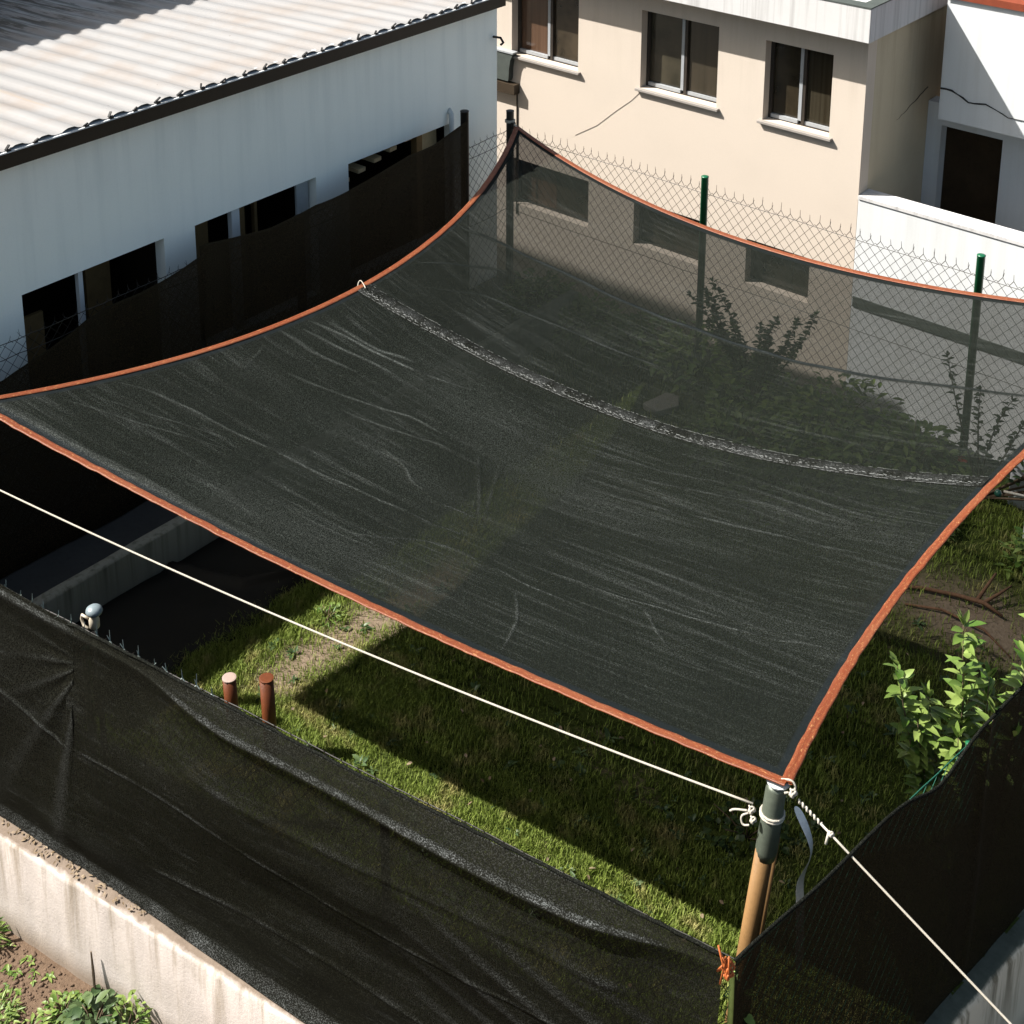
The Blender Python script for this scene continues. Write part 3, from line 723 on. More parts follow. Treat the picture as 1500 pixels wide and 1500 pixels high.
# hook of twine where the seam meets the left edge
q = edge('AB', np.array(.525)); m = MB()
m.tube(soft([(q[0]-.03,q[1]-.02,q[2]+.0),(q[0]-.05,q[1]+.01,q[2]+.03),(q[0]-.04,q[1]+.03,q[2]+.05),(q[0]+.01,q[1]+.02,q[2]+.03),(q[0]+.08,q[1]-.02,q[2]+.02)]), .005, 6)
m.build('twine_loop', M['rope'], sail, True)

# corner ropes, poles
pole = thing('pole', (-3.37, 6.36, 0), 'leaning wooden pole with grey metal sleeve at the front corner of the sail', 'pole')
pb, pt = Vector((-3.50, 6.25, -.02)), Vector((-3.325, 6.385, 2.30))
pd = (pt-pb).normalized()
m = MB(); m.tube([pb, pb+pd*1.0, pb+pd*1.9], [.053, .051, .049], 18); m.build('shaft', M['wood'], pole, True)
side = Vector((.76, .65, 0))*.060
m = MB(); m.tube([pb+side*1.05, pb+side*1.0+pd*1.92], .024, 12); m.build('cane', M['wood'], pole, True)
m = MB(); m.tube([pb+pd*1.78+side*.25, pb+pd*1.84+side*.25, pb+pd*2.28+side*.15, pb+pd*2.30+side*.15], [.058, .065, .060, .052], 20)
m.build('sleeve', M['galv'], pole, True)
m = MB(); m.lathe((pt.x+.01, pt.y+.01, 2.285), [(.03,0),(.068,.002),(.070,.012),(.04,.016)], 18); m.build('cap', M['pipe_grey'], pole)

def rope_pts(p, q, sag, n=40):
    p, q = Vector(p), Vector(q)
    return [p.lerp(q, i/n) - Vector((0,0,sag*4*(i/n)*(1-i/n))) for i in range(n+1)]
def coil(mb, c, axis, r, tr, turns, pitch, n=14):
    c, d = Vector(c), Vector(axis).normalized(); u = d.orthogonal().normalized(); v_ = d.cross(u)
    mb.tube([c + d*(pitch*i/n) + (u*math.cos(6.283*i/n)+v_*math.sin(6.283*i/n))*r for i in range(int(turns*n)+1)], tr, 6)
def knot(mb, c, s_, tr):
    c = Vector(c)
    mb.tube([c + Vector((math.sin(2*t)+.4*math.sin(5*t), math.cos(3*t), math.sin(3*t+.5)+.3*math.cos(7*t)))*s_ for t in np.linspace(0, 6.28, 110)], tr, 6)
RB = Vector((-11.22, 4.55, 2.53))
rope1 = thing('rope', (-7, 5.5, 2.1), 'white rope running along the front of the sail to its pole', 'rope')
ca = pb+pd*2.10
m = MB(); m.tube(rope_pts(ca-Vector((.10,.03,-.02)), RB, .15, 60), .0068, 7); m.build('line', M['rope'], rope1, True)
m = MB(); coil(m, ca-pd*.03+side*.2, pd, .068, .008, 2.2, .018)
knot(m, ca+Vector((-.10,-.05,-.01)), .014, .006); knot(m, ca+Vector((-.07,-.08,-.04)), .012, .006)
m.tube(soft([ca+Vector((-.11,-.06,-.03)), ca+Vector((-.15,-.08,-.06)), ca+Vector((-.13,-.09,-.11)), ca+Vector((-.09,-.08,-.09))]), .0065, 6)
m.tube(soft([ca+Vector((-.12,-.06,-.02)), ca+Vector((-.19,-.09,-.03)), ca+Vector((-.21,-.10,-.05))]), .0065, 6)
m.build('knot', M['rope'], rope1, True)
rope2 = thing('rope', (-1, 6.4, 1.5), 'taut white guy rope crossing the right hand net from the sail corner', 'rope')
c0 = Vector((-3.25, 6.38, 2.29)); g0 = Vector((2.9, 6.62, -.88))
g1 = c0.lerp(g0, .035)
m = MB(); m.tube(rope_pts(g1, g0, .02, 40), .0068, 7); m.build('line', M['rope'], rope2, True)
m = MB(); coil(m, c0.lerp(g0, .012), g0-c0, .006, .007, 6, .028); knot(m, c0+Vector((.04,-.01,-.0)), .014, .007); knot(m, c0.lerp(g0, .046), .009, .006)
m.tube([c0.lerp(g0, .044), c0.lerp(g0, .044)+Vector((.0,-.03,-.06))], .008, 6)
m.tube(soft([c0+Vector((-.04,.0,.04)), c0+Vector((.02,.03,.05)), c0+Vector((.05,.02,.0)), c0+Vector((.0,-.03,-.01))]), .007, 6)
m.build('knot', M['rope'], rope2, True)
# loose strap hanging beside the pole
st = [(-3.24,6.47,2.12),(-3.18,6.50,1.98),(-3.13,6.52,1.84),(-3.15,6.52,1.72),(-3.20,6.50,1.58),(-3.18,6.50,1.44),(-3.16,6.49,1.20),(-3.15,6.48,.9)]
V = []; tw = [0, .3, 1.2, 1.0, .4, .1, 0, .2]
for (x, y, z), a_ in zip(st, tw):
    a_ += R_(40); wv = .028
    V += [(x-math.cos(a_)*wv, y-math.sin(a_)*wv, z), (x+math.cos(a_)*wv, y+math.sin(a_)*wv, z)]
m = MB(); m.add(V, [(2*i, 2*i+1, 2*i+3, 2*i+2) for i in range(len(st)-1)])
o = m.build('strap', M['strap'], None, True); so = o.modifiers.new('solid', 'SOLIDIFY'); so.thickness = .003
sb = o.modifiers.new('sub', 'SUBSURF'); sb.levels = 2; sb.render_levels = 2
tag(o, 'loose silvery strap hanging beside the wooden pole', 'strap')
# orange twine at the net corner
m = MB(); cc = Vector(fp(.02, .03, 2.07)); knot(m, cc, .022, .006); knot(m, cc+Vector((.01,-.01,-.03)), .018, .006); knot(m, cc+Vector((.0,.0,.03)), .014, .005)
for i in range(5):
    m.tube([cc+Vector((random.uniform(-.03,.03), random.uniform(-.02,.02), 0)), cc+Vector((random.uniform(-.05,.05), -.02, random.uniform(-.09,.09))), cc+Vector((random.uniform(-.05,.06), -.03, random.uniform(-.2,.14)))], .006, 5)
tag(m.build('tie', M['tie'], None, True), 'orange twine tying the two nets together at the front corner', 'tie')
# ropes at the other sail corners
m = MB(); A_ = Vector(CO['A']); m.tube([A_, Vector((-11.25, YF-.05, 2.37))], .012, 6); coil(m, (-11.31, YF-.03, 2.36), (0,0,1), .06, .009, 2, .02)
tag(m.build('rope', M['rope'], None, True), 'short cord tying the rear left sail corner to the black post', 'rope')
m = MB(); m.tube(rope_pts((-3.62,10.53,1.93), (-2.25,10.9,1.96), .0, 10), .010, 6); tl = m.build('rope', M['rope'], None, True)
tag(tl, 'short pale cord leaving the right edge of the sail near the seam', 'rope')
m = MB(); m.lathe((-3.66,10.52,1.90), [(.012,-.03),(.028,-.015),(.030,.0),(.022,.02),(.008,.03)], 12)
tag(m.build('toggle', M['green_wire'], None, True), 'small turquoise toggle below the right edge of the sail', 'toggle')
# posts holding the two corners outside the picture
for (x, y, zt), lb in (((-10.12, 5.02, 2.78), 'wooden post holding the left sail corner beside the front net'), ((-2.78, 13.3, 2.8), 'wooden post holding the rear right sail corner')):
    m = MB(); m.tube([(x, y, -.02), (x, y, zt)], [.06, .055], 14); tag(m.build('pole', M['wood'], None, True), lb, 'pole')

# ------------------------------------------------------------------ white house on the left
XH = -11.77; H0, H1 = 3.5, 13.78
hs = thing('house', (-14, 7, 0), 'long white house with corrugated roof and dark window openings', 'house')
OPEN = [(6.77,8.44),(8.84,10.58),(11.09,12.93)]
zt, zb = 2.415, .95
m = MB(); T = .16
m.box((XH-T, H0, zt), (XH, H1, 3.92)); m.box((XH-T, H0, -.05), (XH, H1, zb))
ed = [H0]+[v for a_ in OPEN for v in a_]+[H1]
for i in range(0, len(ed), 2): m.box((XH-T, ed[i], zb), (XH, ed[i+1], zt))
m.box((-18.4, H1-T, -.05), (XH-T, H1, 3.80)); m.box((-18.4, H0, -.05), (XH-T, H0+T, 3.80)); m.box((-18.4, H0+T, -.05), (-18.25, H1-T, 3.55))
m.build('wall', M['house_wall'], hs)
for i, (a_, b_) in enumerate(OPEN):
    m = MB(); m.box((XH-1.6, a_-.25, zb-.3), (XH-1.58, b_+.25, zt+.25)); m.box((XH-1.58, a_-.25, zt+.2), (XH-T, b_+.25, zt+.25)); m.box((XH-1.58, a_-.25, zb-.3), (XH-T, b_+.25, zb-.25))
    m.box((XH-1.58, a_-.27, zb-.25), (XH-T, a_-.25, zt+.2)); m.box((XH-1.58, b_+.25, zb-.25), (XH-T, b_+.27, zt+.2))
    wn = m.build('window_opening', M['interior'], hs)
    if i == 0:
        m = MB(); m.box((XH-.09, 7.415, zb), (XH-.03, 7.465, zt)); m.build('mullion', M['white_wall'], wn)
        for b0_, b1_ in (((XH-.5, 6.95, 1.35), (XH-.46, 7.25, 1.9)), ((XH-.7, 7.9, zb), (XH-.66, 8.2, 2.2))):
            m = MB(); m.box(b0_, b1_); m.build('board', M['brown_post'], wn)
    if i == 1:
        m = MB(); m.box((XH-.10, 9.36, zb), (XH-.03, 9.47, zt)); m.build('mullion', M['white_wall'], wn)
        for b0_, b1_ in (((XH-.40, 9.72, zb), (XH-.34, 9.79, zt)), ((XH-.42, 9.95, zb), (XH-.36, 9.99, zt)), ((XH-.42, 9.0, zb), (XH-.38, 9.3, 2.3))):
            m = MB(); m.box(b0_, b1_); m.build('board', M['brown_post'], wn)
        m = MB(); m.box((XH-.15, 10.38, zb), (XH-.12, 10.56, zt)); m.build('shutter', M['pipe_grey'], wn)
    if i == 2:
        for k in range(5):
            m = MB(); m.bar((XH-.165, 11.2+.27*k, 2.12+.055*k), (XH-1.35, 11.12+.27*k, 2.14+.055*k), .13, .05); m.build('plank', M['plank'], wn)
        m = MB(); m.box((XH-.24, 12.40, zb), (XH-.14, 12.50, zt)); m.build('board', M['brown_post'], wn)
        m = MB(); m.box((XH-.3, 12.55, 2.05), (XH-.27, 12.9, 2.36)); m.build('board', M['plank'], wn)
# roof: corrugated sheet, very low fall away from the verge
pitch = .28; nyr = int((H1-H0+.1)/(pitch/8)); yr = np.linspace(H0-.05, H1+.05, nyr)
prof = .015*np.tanh(2.2*np.sin(yr*2*np.pi/pitch))/.976
xs = np.linspace(XH+.150, -18.6, 40)
V = np.stack([np.repeat(xs[:, None], nyr, 1), np.repeat(yr[None], 40, 0), 3.981+.05*(xs[:, None]-(XH+.15)) + prof[None] + .004*Noise(1.5, 10, 99)(xs[:, None]+0*yr[None], yr[None]+0*xs[:, None])], -1)
rfo = np_mesh('roof', V.reshape(-1, 3), grid_faces(40, nyr)[:, ::-1], M['roof'], hs, True)
m = MB(); m.box((XH+.05, H0-.06, 3.79), (XH+.15, H1+.0, 3.945)); m.build('fascia', M['fascia'], hs)
m = MB(); m.box((XH+.03, H0-.06, 3.947), (XH+.178, H1+.02, 3.960)); m.build('flashing', M['white_wall'], hs)
y = H0+.1
while y < H1:
    if random.random() < .22: y += pitch; continue
    m = MB(); hk = random.uniform(.2, .8); m.box((XH+.152, y-.025, 3.961), (XH+.176, y+.02, 3.965+.03*hk)); m.bar((XH+.165, y-.05*random.random(), 3.97+.02*hk), (XH+random.uniform(.12,.17), y+.045*random.random(), 3.978+.055*hk), random.uniform(.012,.024), .014); y += pitch
    m.build('roof_clip', M['black'], hs)
m = MB(); m.tube([(XH+.0, H1-.07, 3.36), (XH+.12, H1-.07, 3.37), (XH+.16, H1-.06, 3.31), (XH+.11, H1-.05, 3.27)], .016, 8); m.build('hook', M['black'], hs, True)
m = MB(); m.tube([(XH+.07, 12.82, .0), (XH+.07, 12.82, 2.45), (XH+.05, 12.84, 2.56), (XH-.02, 12.86, 2.60)], .034, 12); m.tube([(XH+.07, 12.82, 2.20), (XH+.07, 12.82, 2.26)], .042, 12); m.build('downpipe', M['pipe_grey'], hs, True)
# taller block behind, out of the picture, whose shade lies on the roof
m = MB(); m.box((-26, -6, -.05), (-18.7, 11., 8.75))
tb_ = thing('apartment_block', (-22, 8, 0), 'tall plain block behind the white house', 'building'); m.build('wall', M['beige_wall'], tb_)
m = MB(); m.box((-26.2, -6.2, 8.752), (-18.5, 11.2, 8.95)); m.build('roof', M['fascia_white'], tb_)

# ------------------------------------------------------------------ beige building
YB = 16.996; XB = -8.154; GB = -2.7
bb = thing('building', (-11, 18.5, -2.65), 'beige two storey building with sliding windows and flat concrete roof', 'building')
WU = [(-14.207,-12.889,1.798,3.040), (-11.734,-10.416,1.798,2.997), (-9.664,-8.640,1.798,2.959)]
WLo = [(-14.185,-12.649,-0.724,0.055), (-11.788,-10.568,-0.724,-0.005), (-9.822,-8.809,-0.724,-0.043)]
def wall_y(m, x0, x1, z0, z1, y0, y1, holes):
    """wall in the plane y0 with rectangular holes"""
    xs_ = sorted({x0, x1, *[h[0] for h in holes], *[h[1] for h in holes]})
    for i in range(len(xs_)-1):
        a_, b_ = xs_[i], xs_[i+1]; mid = (a_+b_)/2
        hz = sorted([(h[2], h[3]) for h in holes if h[0] < mid < h[1]]); z = z0
        for (p_, q_) in hz:
            if p_ > z: m.box((a_, y0, z), (b_, y1, p_))
            z = q_
        if z < z1: m.box((a_, y0, z), (b_, y1, z1))
m = MB(); wall_y(m, -18.521, XB, GB, 3.345, YB, YB+.25, WU+WLo); m.build('wall', M['beige_wall'], bb)
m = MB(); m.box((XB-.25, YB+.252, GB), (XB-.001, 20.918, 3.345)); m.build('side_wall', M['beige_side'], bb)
m = MB(); m.box((-18.521, YB+.9, GB), (XB-.252, YB+.92, 3.345)); m.build('interior', M['interior'], bb)
for (x0, x1, z0, z1), big in [(w_, True) for w_ in WU] + [(w_, False) for w_ in WLo]:
    yg = YB+.15; f = .05; xm = (x0+x1)/2+.02
    m = MB(); m.box((x0, yg, z0), (x0+f, yg+.07, z1)); m.box((x1-f, yg, z0), (x1, yg+.07, z1)); m.box((x0+f, yg, z1-f), (x1-f, yg+.07, z1)); m.box((x0+f, yg, z0), (x1-f, yg+.07, z0+.02))
    wn = m.build('window', M['frame'], bb)
    for xa, xb in ((x0+f, xm-.02), (xm-.018, x1-f)):
        m = MB(); m.box((xa, yg+.034, z0+.02), (xb, yg+.040, z1-f)); m.build('pane', PANES[pane_i % 6], wn); pane_i += 1
    if big:
        m = MB(); m.box((xm-.062, yg-.014, z0+.07), (xm-.014, yg+.032, z1-f)); m.box((x0+f, yg-.014, z0+.02), (xm-.064, yg+.032, z0+.07)); m.box((xm+.034, yg+.009, z0+.02), (x1-f, yg+.032, z0+.07))
        m.build('sash_rail', M['grey_frame'], wn)
        m = MB(); m.box((xm-.012, yg-.009, z0+.02), (xm+.032, yg+.032, z1-f)); m.build('sash_stile', M['frame'], wn)
        m = MB(); m.box((x0-.055, YB-.065, z0-.04), (x1+.055, YB+.148, z0-.002)); m.build('sill', M['sill'], wn, False, .006)
m = MB(); m.box((-18.739, 16.604, 3.348), (-7.964, 16.757, 3.803)); m.box((-8.117, 16.759, 3.348), (-7.966, 20.047, 3.803)); m.build('fascia', M['fascia_white'], bb, False, .006)
m = MB(); m.box((-18.739, 16.759, 3.351), (-8.119, 20.047, 3.574)); m.build('roof', M['fascia_white'], bb)
m = MB(); m.box((-18.739, 16.597, 3.805), (-7.958, 16.800, 3.823)); m.box((-8.139, 16.802, 3.805), (-7.958, 20.047, 3.823)); m.build('flashing', M['canopy_grey'], bb)
# grey chute and beam fixed to the wall beside the white house
m = MB(); vs_ = []
for z, xr_, yo in ((1.834,-14.098,.11),(1.735,-14.147,.11),(1.587,-14.174,.11),(1.414,-14.185,.11),(1.374,-14.196,.11)):
    vs_ += [(-14.708, YB-.002, z), (xr_, YB-.002, z), (xr_, YB-yo, z), (-14.708, YB-yo, z)]
fs_ = [(4*i+k, 4*i+(k+1) % 4, 4*i+4+(k+1) % 4, 4*i+4+k) for i in range(4) for k in range(4)] + [(0,1,2,3), (19,18,17,16)]
m.add(vs_, fs_); m.build('canopy', M['canopy_grey'], bb)
m = MB(); m.box((-14.708, YB-.125, 1.842), (-14.087, YB-.002, 1.866)); m.build('canopy_edge', M['grey_frame'], bb)
m = MB(); m.box((-14.708, YB-.135, 1.180), (-14.044, YB-.002, 1.340)); m.build('beam', M['fascia'], bb)
m = MB(); m.box((-14.093, YB-.022, -.9), (-14.080, YB-.002, 1.177)); m.build('cable', M['fascia'], bb)
m = MB(); m.tube([(-11.734, YB-.004, 1.722), (-11.886, YB-.004, 1.559), (-12.159, YB-.004, 1.330), (-12.507, YB-.004, 1.014), (-12.921, YB-.004, 0.752)], .0025, 5); m.build('cable', M['wire'], bb)
for k, (x, y, a_) in enumerate(((-8.389, 17.018, .1), (-8.607, 17.171, -.2), (-8.237, 17.301, .5))):
    m = MB(); m.bar((x-.28*math.cos(a_), y-.28*math.sin(a_), 3.836+.03*k), (x+.18*math.cos(a_), y+.22*math.sin(a_), 3.868+.03*k), .10, .04)
    tag(m.build('plank', M['brown_post' if k else 'black'], None), ['dark scrap board on the roof corner of the beige building', 'brown scrap board behind the dark one on the beige roof', 'slanting scrap board at the right edge of the beige roof'][k], 'plank', 'scrap boards on the beige roof')

# ------------------------------------------------------------------ white building at the right
wb = thing('building', (-3, 19.5, -2.65), 'white building with overhanging upper storey and dark doorway', 'building')
m = MB(); m.box((-7.735, 18.413, 1.883), (3.813, 22.879, 3.618)); m.build('upper_storey', M['white_wall'], wb)
DX = (-7.932, -7.038)
m = MB(); wall_y(m, XB+.003, 3.813, GB, 1.881, 19.023, 19.284, [(DX[0], DX[1], GB, 1.559)]); m.build('wall', M['white_wall'], wb)
m = MB(); m.box((DX[0], 19.219, GB), (DX[1], 19.262, 1.553)); dr = m.build('door', M['interior'], wb)
m = MB(); m.tube([(DX[0]+.09, 19.219, -0.697), (DX[0]+.09, 19.153, -0.697), (DX[0]+.18, 19.153, -0.697)], .011, 8); m.build('handle', M['grey_frame'], dr)
m = MB(); m.add([(-7.757,18.369,3.620),(3.813,18.369,3.620),(3.813,18.369,3.716),(-7.757,18.369,3.716),(-7.757,20.700,4.533),(3.813,20.700,4.533)], [(0,1,2,3),(3,2,5,4)])
m.box((-7.757, 18.391, 3.620), (3.813, 20.700, 3.694)); m.build('roof', M['tile_red'], wb)
m = MB(); pts = [(-7.730+.08*i, 18.405, 2.328 + .05*math.sin(i*.9)*random.uniform(.2,1) - .014*i) for i in range(26)]
m.tube(pts, [.013*max(.3, 1-i/26)*random.uniform(.7,1.3) for i in range(26)], 5); m.build('crack', M['black'], wb)
m = MB(); pts = [(XB+.002, 18.957-.08*i, 2.106 - .020*i + random.uniform(-.013,.013)) for i in range(13)]
m.tube(pts, [.009*(1-i/15) for i in range(13)], 4); m.build('crack', M['black'], bb)
# white yard wall in front of it
yw = MB(); yw.box((-8.152, 16.993, GB), (2.506, 17.269, 1.043)); o = yw.build('yard_wall', M['white_wall'], None, False, .012)
tag(o, 'white rendered yard wall behind the rear fence right of the beige building', 'wall')
m = MB(); m.box((-8.128, 16.976, -0.525), (2.506, 16.991, -0.377)); m.build('ledge', M['canopy_grey'], o)
m = MB(); m.box((-8.149, 16.976, 1.046), (2.506, 17.290, 1.092)); m.build('coping', M['fascia_white'], o)

# ------------------------------------------------------------------ small things in the garden
for (x, y, h_, cap), lb in (((-8.13, 6.2, .44, 'peg_cap'), 'shorter rust brown peg with a pale top behind the front net'), ((-7.66, 6.2, .70, 'rust_pipe'), 'taller rust brown peg with open brown top behind the front net')):
    t_ = thing('peg', (x, y, 0), lb, 'peg', 'brown pegs behind the front net')
    m = MB(); m.tube([(x+.01, y, -.05), (x-.015, y, h_)], .055, 18); m.build('tube', M['rust_pipe'], t_, True)
    m = MB(); m.lathe((x-.015, y, h_), [(.05,.001),(.058,.002),(.058,.012),(.045,.014)] if cap == 'peg_cap' else [(.045,.001),(.058,.001),(.058,.008),(.047,.010)], 18); m.build('cap', M[cap], t_)
# lamp-like fitting on a thin post behind the front net
lx, ly = -8.11, 5.0
lp = thing('vent_cap', (lx, ly, 0), 'white and grey mushroom fitting above the front net at left', 'fitting')
m = MB(); m.tube([(lx, ly, 0), (lx, ly, 1.70)], .022, 10); m.build('stem', M['black'], lp, True)
m = MB(); m.lathe((lx, ly, 1.68), [(.026,0),(.038,.01),(.039,.07),(.030,.095),(.026,.12)], 18); m.build('collar', M['plastic_white'], lp, True)
m = MB(); m.tube([(lx-.03, ly-.03, 1.76), (lx-.09, ly-.04, 1.765), (lx-.10, ly-.04, 1.73), (lx-.07, ly-.045, 1.69), (lx-.02, ly-.04, 1.685)], .011, 8); m.build('loop', M['plastic_white'], lp, True)
m = MB(); m.lathe((lx+.01, ly, 1.80), [(.025,0),(.055,.010),(.062,.025),(.057,.045),(.036,.062),(.010,.067)], 22); m.build('cap', M['plastic_grey'], lp, True)
m = MB(); m.prism([(-8.34,12.30),(-8.12,12.24),(-8.0,12.52),(-8.12,12.70),(-8.27,12.66)], -.01, .06)
tag(m.build('slab', M['sill'], None, False, .01), 'pale stone slab on the lawn seen through the sail beyond the stitched seam', 'slab')
# fallen branch
m = MB()
br = [(-4.75,11.30,.03),(-4.57,11.38,.05),(-4.28,11.48,.06),(-4.04,11.53,.07),(-3.85,11.49,.05)]
m.tube(br, [.010,.017,.018,.022,.012], 8); m.tube([(-4.04,11.53,.07),(-3.95,11.68,.13),(-3.90,11.80,.16)], [.018,.014,.008], 7); m.tube([(-4.10,11.54,.07),(-4.07,11.70,.16),(-4.05,11.80,.22)], [.02,.014,.01], 7)
m.tube([(-4.6,11.1,.03),(-4.3,11.22,.05),(-3.9,11.2,.06),(-3.6,11.05,.03)], [.008,.013,.012,.006], 7)
tag(m.build('branch', M['deadwood'], None, True), 'forked reddish dead branch lying on bare soil right of the sail', 'branch')
# black weed mat laid to deepen the house shade at the left, with a raised wrinkle
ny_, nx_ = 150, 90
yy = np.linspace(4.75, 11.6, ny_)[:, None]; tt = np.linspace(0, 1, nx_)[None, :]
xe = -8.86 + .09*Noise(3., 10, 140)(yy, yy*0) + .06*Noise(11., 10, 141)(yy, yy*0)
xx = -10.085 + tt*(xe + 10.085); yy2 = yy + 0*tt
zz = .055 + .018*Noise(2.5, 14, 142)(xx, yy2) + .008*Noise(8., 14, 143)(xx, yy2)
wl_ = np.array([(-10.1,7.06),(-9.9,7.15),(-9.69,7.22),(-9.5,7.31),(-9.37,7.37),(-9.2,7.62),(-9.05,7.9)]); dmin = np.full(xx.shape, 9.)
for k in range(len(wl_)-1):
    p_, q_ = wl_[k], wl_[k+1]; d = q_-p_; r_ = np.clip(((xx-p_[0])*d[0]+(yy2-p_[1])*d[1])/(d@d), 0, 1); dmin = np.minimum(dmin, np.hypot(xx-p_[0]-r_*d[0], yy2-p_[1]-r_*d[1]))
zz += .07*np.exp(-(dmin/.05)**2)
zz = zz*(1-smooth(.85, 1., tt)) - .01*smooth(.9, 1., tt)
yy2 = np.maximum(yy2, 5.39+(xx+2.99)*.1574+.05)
o = np_mesh('shade_mat', np.stack([xx, yy2, zz], -1).reshape(-1, 3), grid_faces(ny_, nx_), M['mat'], None, True, {'sheen_wear': np.exp(-(dmin/.04)**2).ravel()*.5})
tag(o, 'black weed mat with one wrinkle laid to deepen the house shade beside the mouldy concrete wall', 'weed mat')

# ------------------------------------------------------------------ vegetation
def leaf_geo(base, direction, up, L, W, curl=.25, fold=.15):
    """pointed leaf: 9 vertices in three rows with a folded midrib"""
    d = direction/np.linalg.norm(direction); sd = np.cross(d, up); ln = np.linalg.norm(sd)
    sd = sd/ln if ln > 1e-4 else np.array([1.,0,0]); n = np.cross(sd, d)
    V = []; prof = ((0,.06),(.22,.75),(.5,1.),(.78,.62),(1.,.0))
    for t, w_ in prof:
        c = base + d*L*t - np.array([0,0,1.])*curl*L*t*t
        V += [c - sd*W*.5*w_ + n*fold*W*w_, c, c + sd*W*.5*w_ + n*fold*W*w_]
    Fq = []
    for i in range(4):
        a_ = i*3; Fq += [(a_, a_+1, a_+4, a_+3), (a_+1, a_+2, a_+5, a_+4)]
    return V, Fq
class Leaves:
    def __init__(s): s.V = []; s.F = []
    def leaf(s, *a, **k):
        V, Fq = leaf_geo(*a, **k); o = len(s.V); s.V += V; s.F += [tuple(i+o for i in f) for f in Fq]
    def build(s, name, mat, parent=None): return np_mesh(name, np.array(s.V), np.array(s.F), mat, parent, True)
def rv(z=0.): a_ = random.uniform(0, 6.283); return np.array([math.cos(a_), math.sin(a_), z])

# grass: one sheet of blades
def in_lawn(x, y): return (y > 5.39 + (x+2.99)*.1574 + .06) & (x < -2.99 + (y-5.39)*.1321 - .05) & (x > -10.0) & (y < 13.4)
def blades(n, x0, x1, y0, y1, h0, h1, w0, bare=None):
    x = rng.uniform(x0, x1, n); y = rng.uniform(y0, y1, n); k = in_lawn(x, y)
    cl = Noise(4.5, 16, 130)(x, y)*.6 + Noise(12., 16, 131)(x, y)*.4
    k &= rng.random(n) < np.clip(.75 + .6*cl, .2, 1)
    if bare is not None: k &= rng.random(n) > bare(x, y)
    x, y, cl = x[k], y[k], cl[k]; n = len(x)
    h = rng.uniform(h0, h1, n)*(1+.35*np.clip(cl, -1, 1)); a_ = rng.uniform(0, 6.283, n); ln = rng.uniform(.15, .95, n)*h
    dx, dy = np.cos(a_), np.sin(a_); wx, wy = -dy*w0*.5, dx*w0*.5
    z0 = np.zeros(n)-.015
    P = np.stack([np.stack([x-wx, y-wy, z0], 1), np.stack([x+wx, y+wy, z0], 1),
                  np.stack([x+dx*ln*.4+wx*.7, y+dy*ln*.4+wy*.7, h*.62], 1), np.stack([x+dx*ln*.4-wx*.7, y+dy*ln*.4-wy*.7, h*.62], 1),
                  np.stack([x+dx*ln, y+dy*ln, h], 1), np.stack([x+dx*ln*1.02, y+dy*ln*1.02, h*.985], 1)], 1)
    i = np.arange(n)[:, None]*6
    return P.reshape(-1, 3), np.concatenate([i+np.array([[0,1,2,3]]), i+np.array([[3,2,5,4]])], 0)
Vs, Fs, off_ = [], [], 0
for args in ((80000, -9.0, -7.0, 5.4, 10.2, .025, .065, .007), (150000, -9., -3., 5.2, 7.7, .03, .07, .007), (46000, -8., -2.6, 6.5, 10.5, .03, .075, .008), (34000, -4.9, -1.9, 8., 13.4, .03, .09, .008),
             (14000, -10., -4., 8.5, 13.4, .04, .10, .010), (5000, -9.1, -8.5, 5., 11., .04, .09, .008)):
    P, Fq = blades(*args, bare); Vs.append(P); Fs.append(Fq+off_); off_ += len(P)
o = np_mesh('grass', np.concatenate(Vs), np.concatenate(Fs), M['grass'])
tag(o, 'short patchy green grass growing on the lawn', 'grass', None, 'stuff')

def clump(loc, R, Hh, n, L, W, mat, label, group, cat='weed', name='weed', stems=6):
    t_ = thing(name, loc, label, cat, group); lv = Leaves(); sm_ = MB()
    for k in range(stems):
        d = rv(0)*R*random.uniform(.3, 1); sm_.tube([loc, (loc[0]+d[0]*.5, loc[1]+d[1]*.5, loc[2]+Hh*.6), (loc[0]+d[0], loc[1]+d[1], loc[2]+Hh*random.uniform(.7, 1.))], [.006, .005, .003], 5)
    for k in range(n):
        r_ = math.sqrt(random.random())*R; d = rv(); hh = Hh*(1-(r_/R)**2*.6)*random.uniform(.25, 1.)
        b_ = np.array(loc) + d*r_ + np.array([0,0,hh]); dr_ = d*random.uniform(.2,1)+rv()*.5+np.array([0,0,random.uniform(-.1,.7)])
        lv.leaf(b_, dr_, np.array([0,0,1.])+rv()*.3, L*random.uniform(.6,1.2), W*random.uniform(.7,1.2), curl=random.uniform(.1,.5))
    lv.build('foliage', mat, t_); sm_.build('stem', M['bark'], t_, True)
    return t_
GW = 'weeds growing along the rear fence'
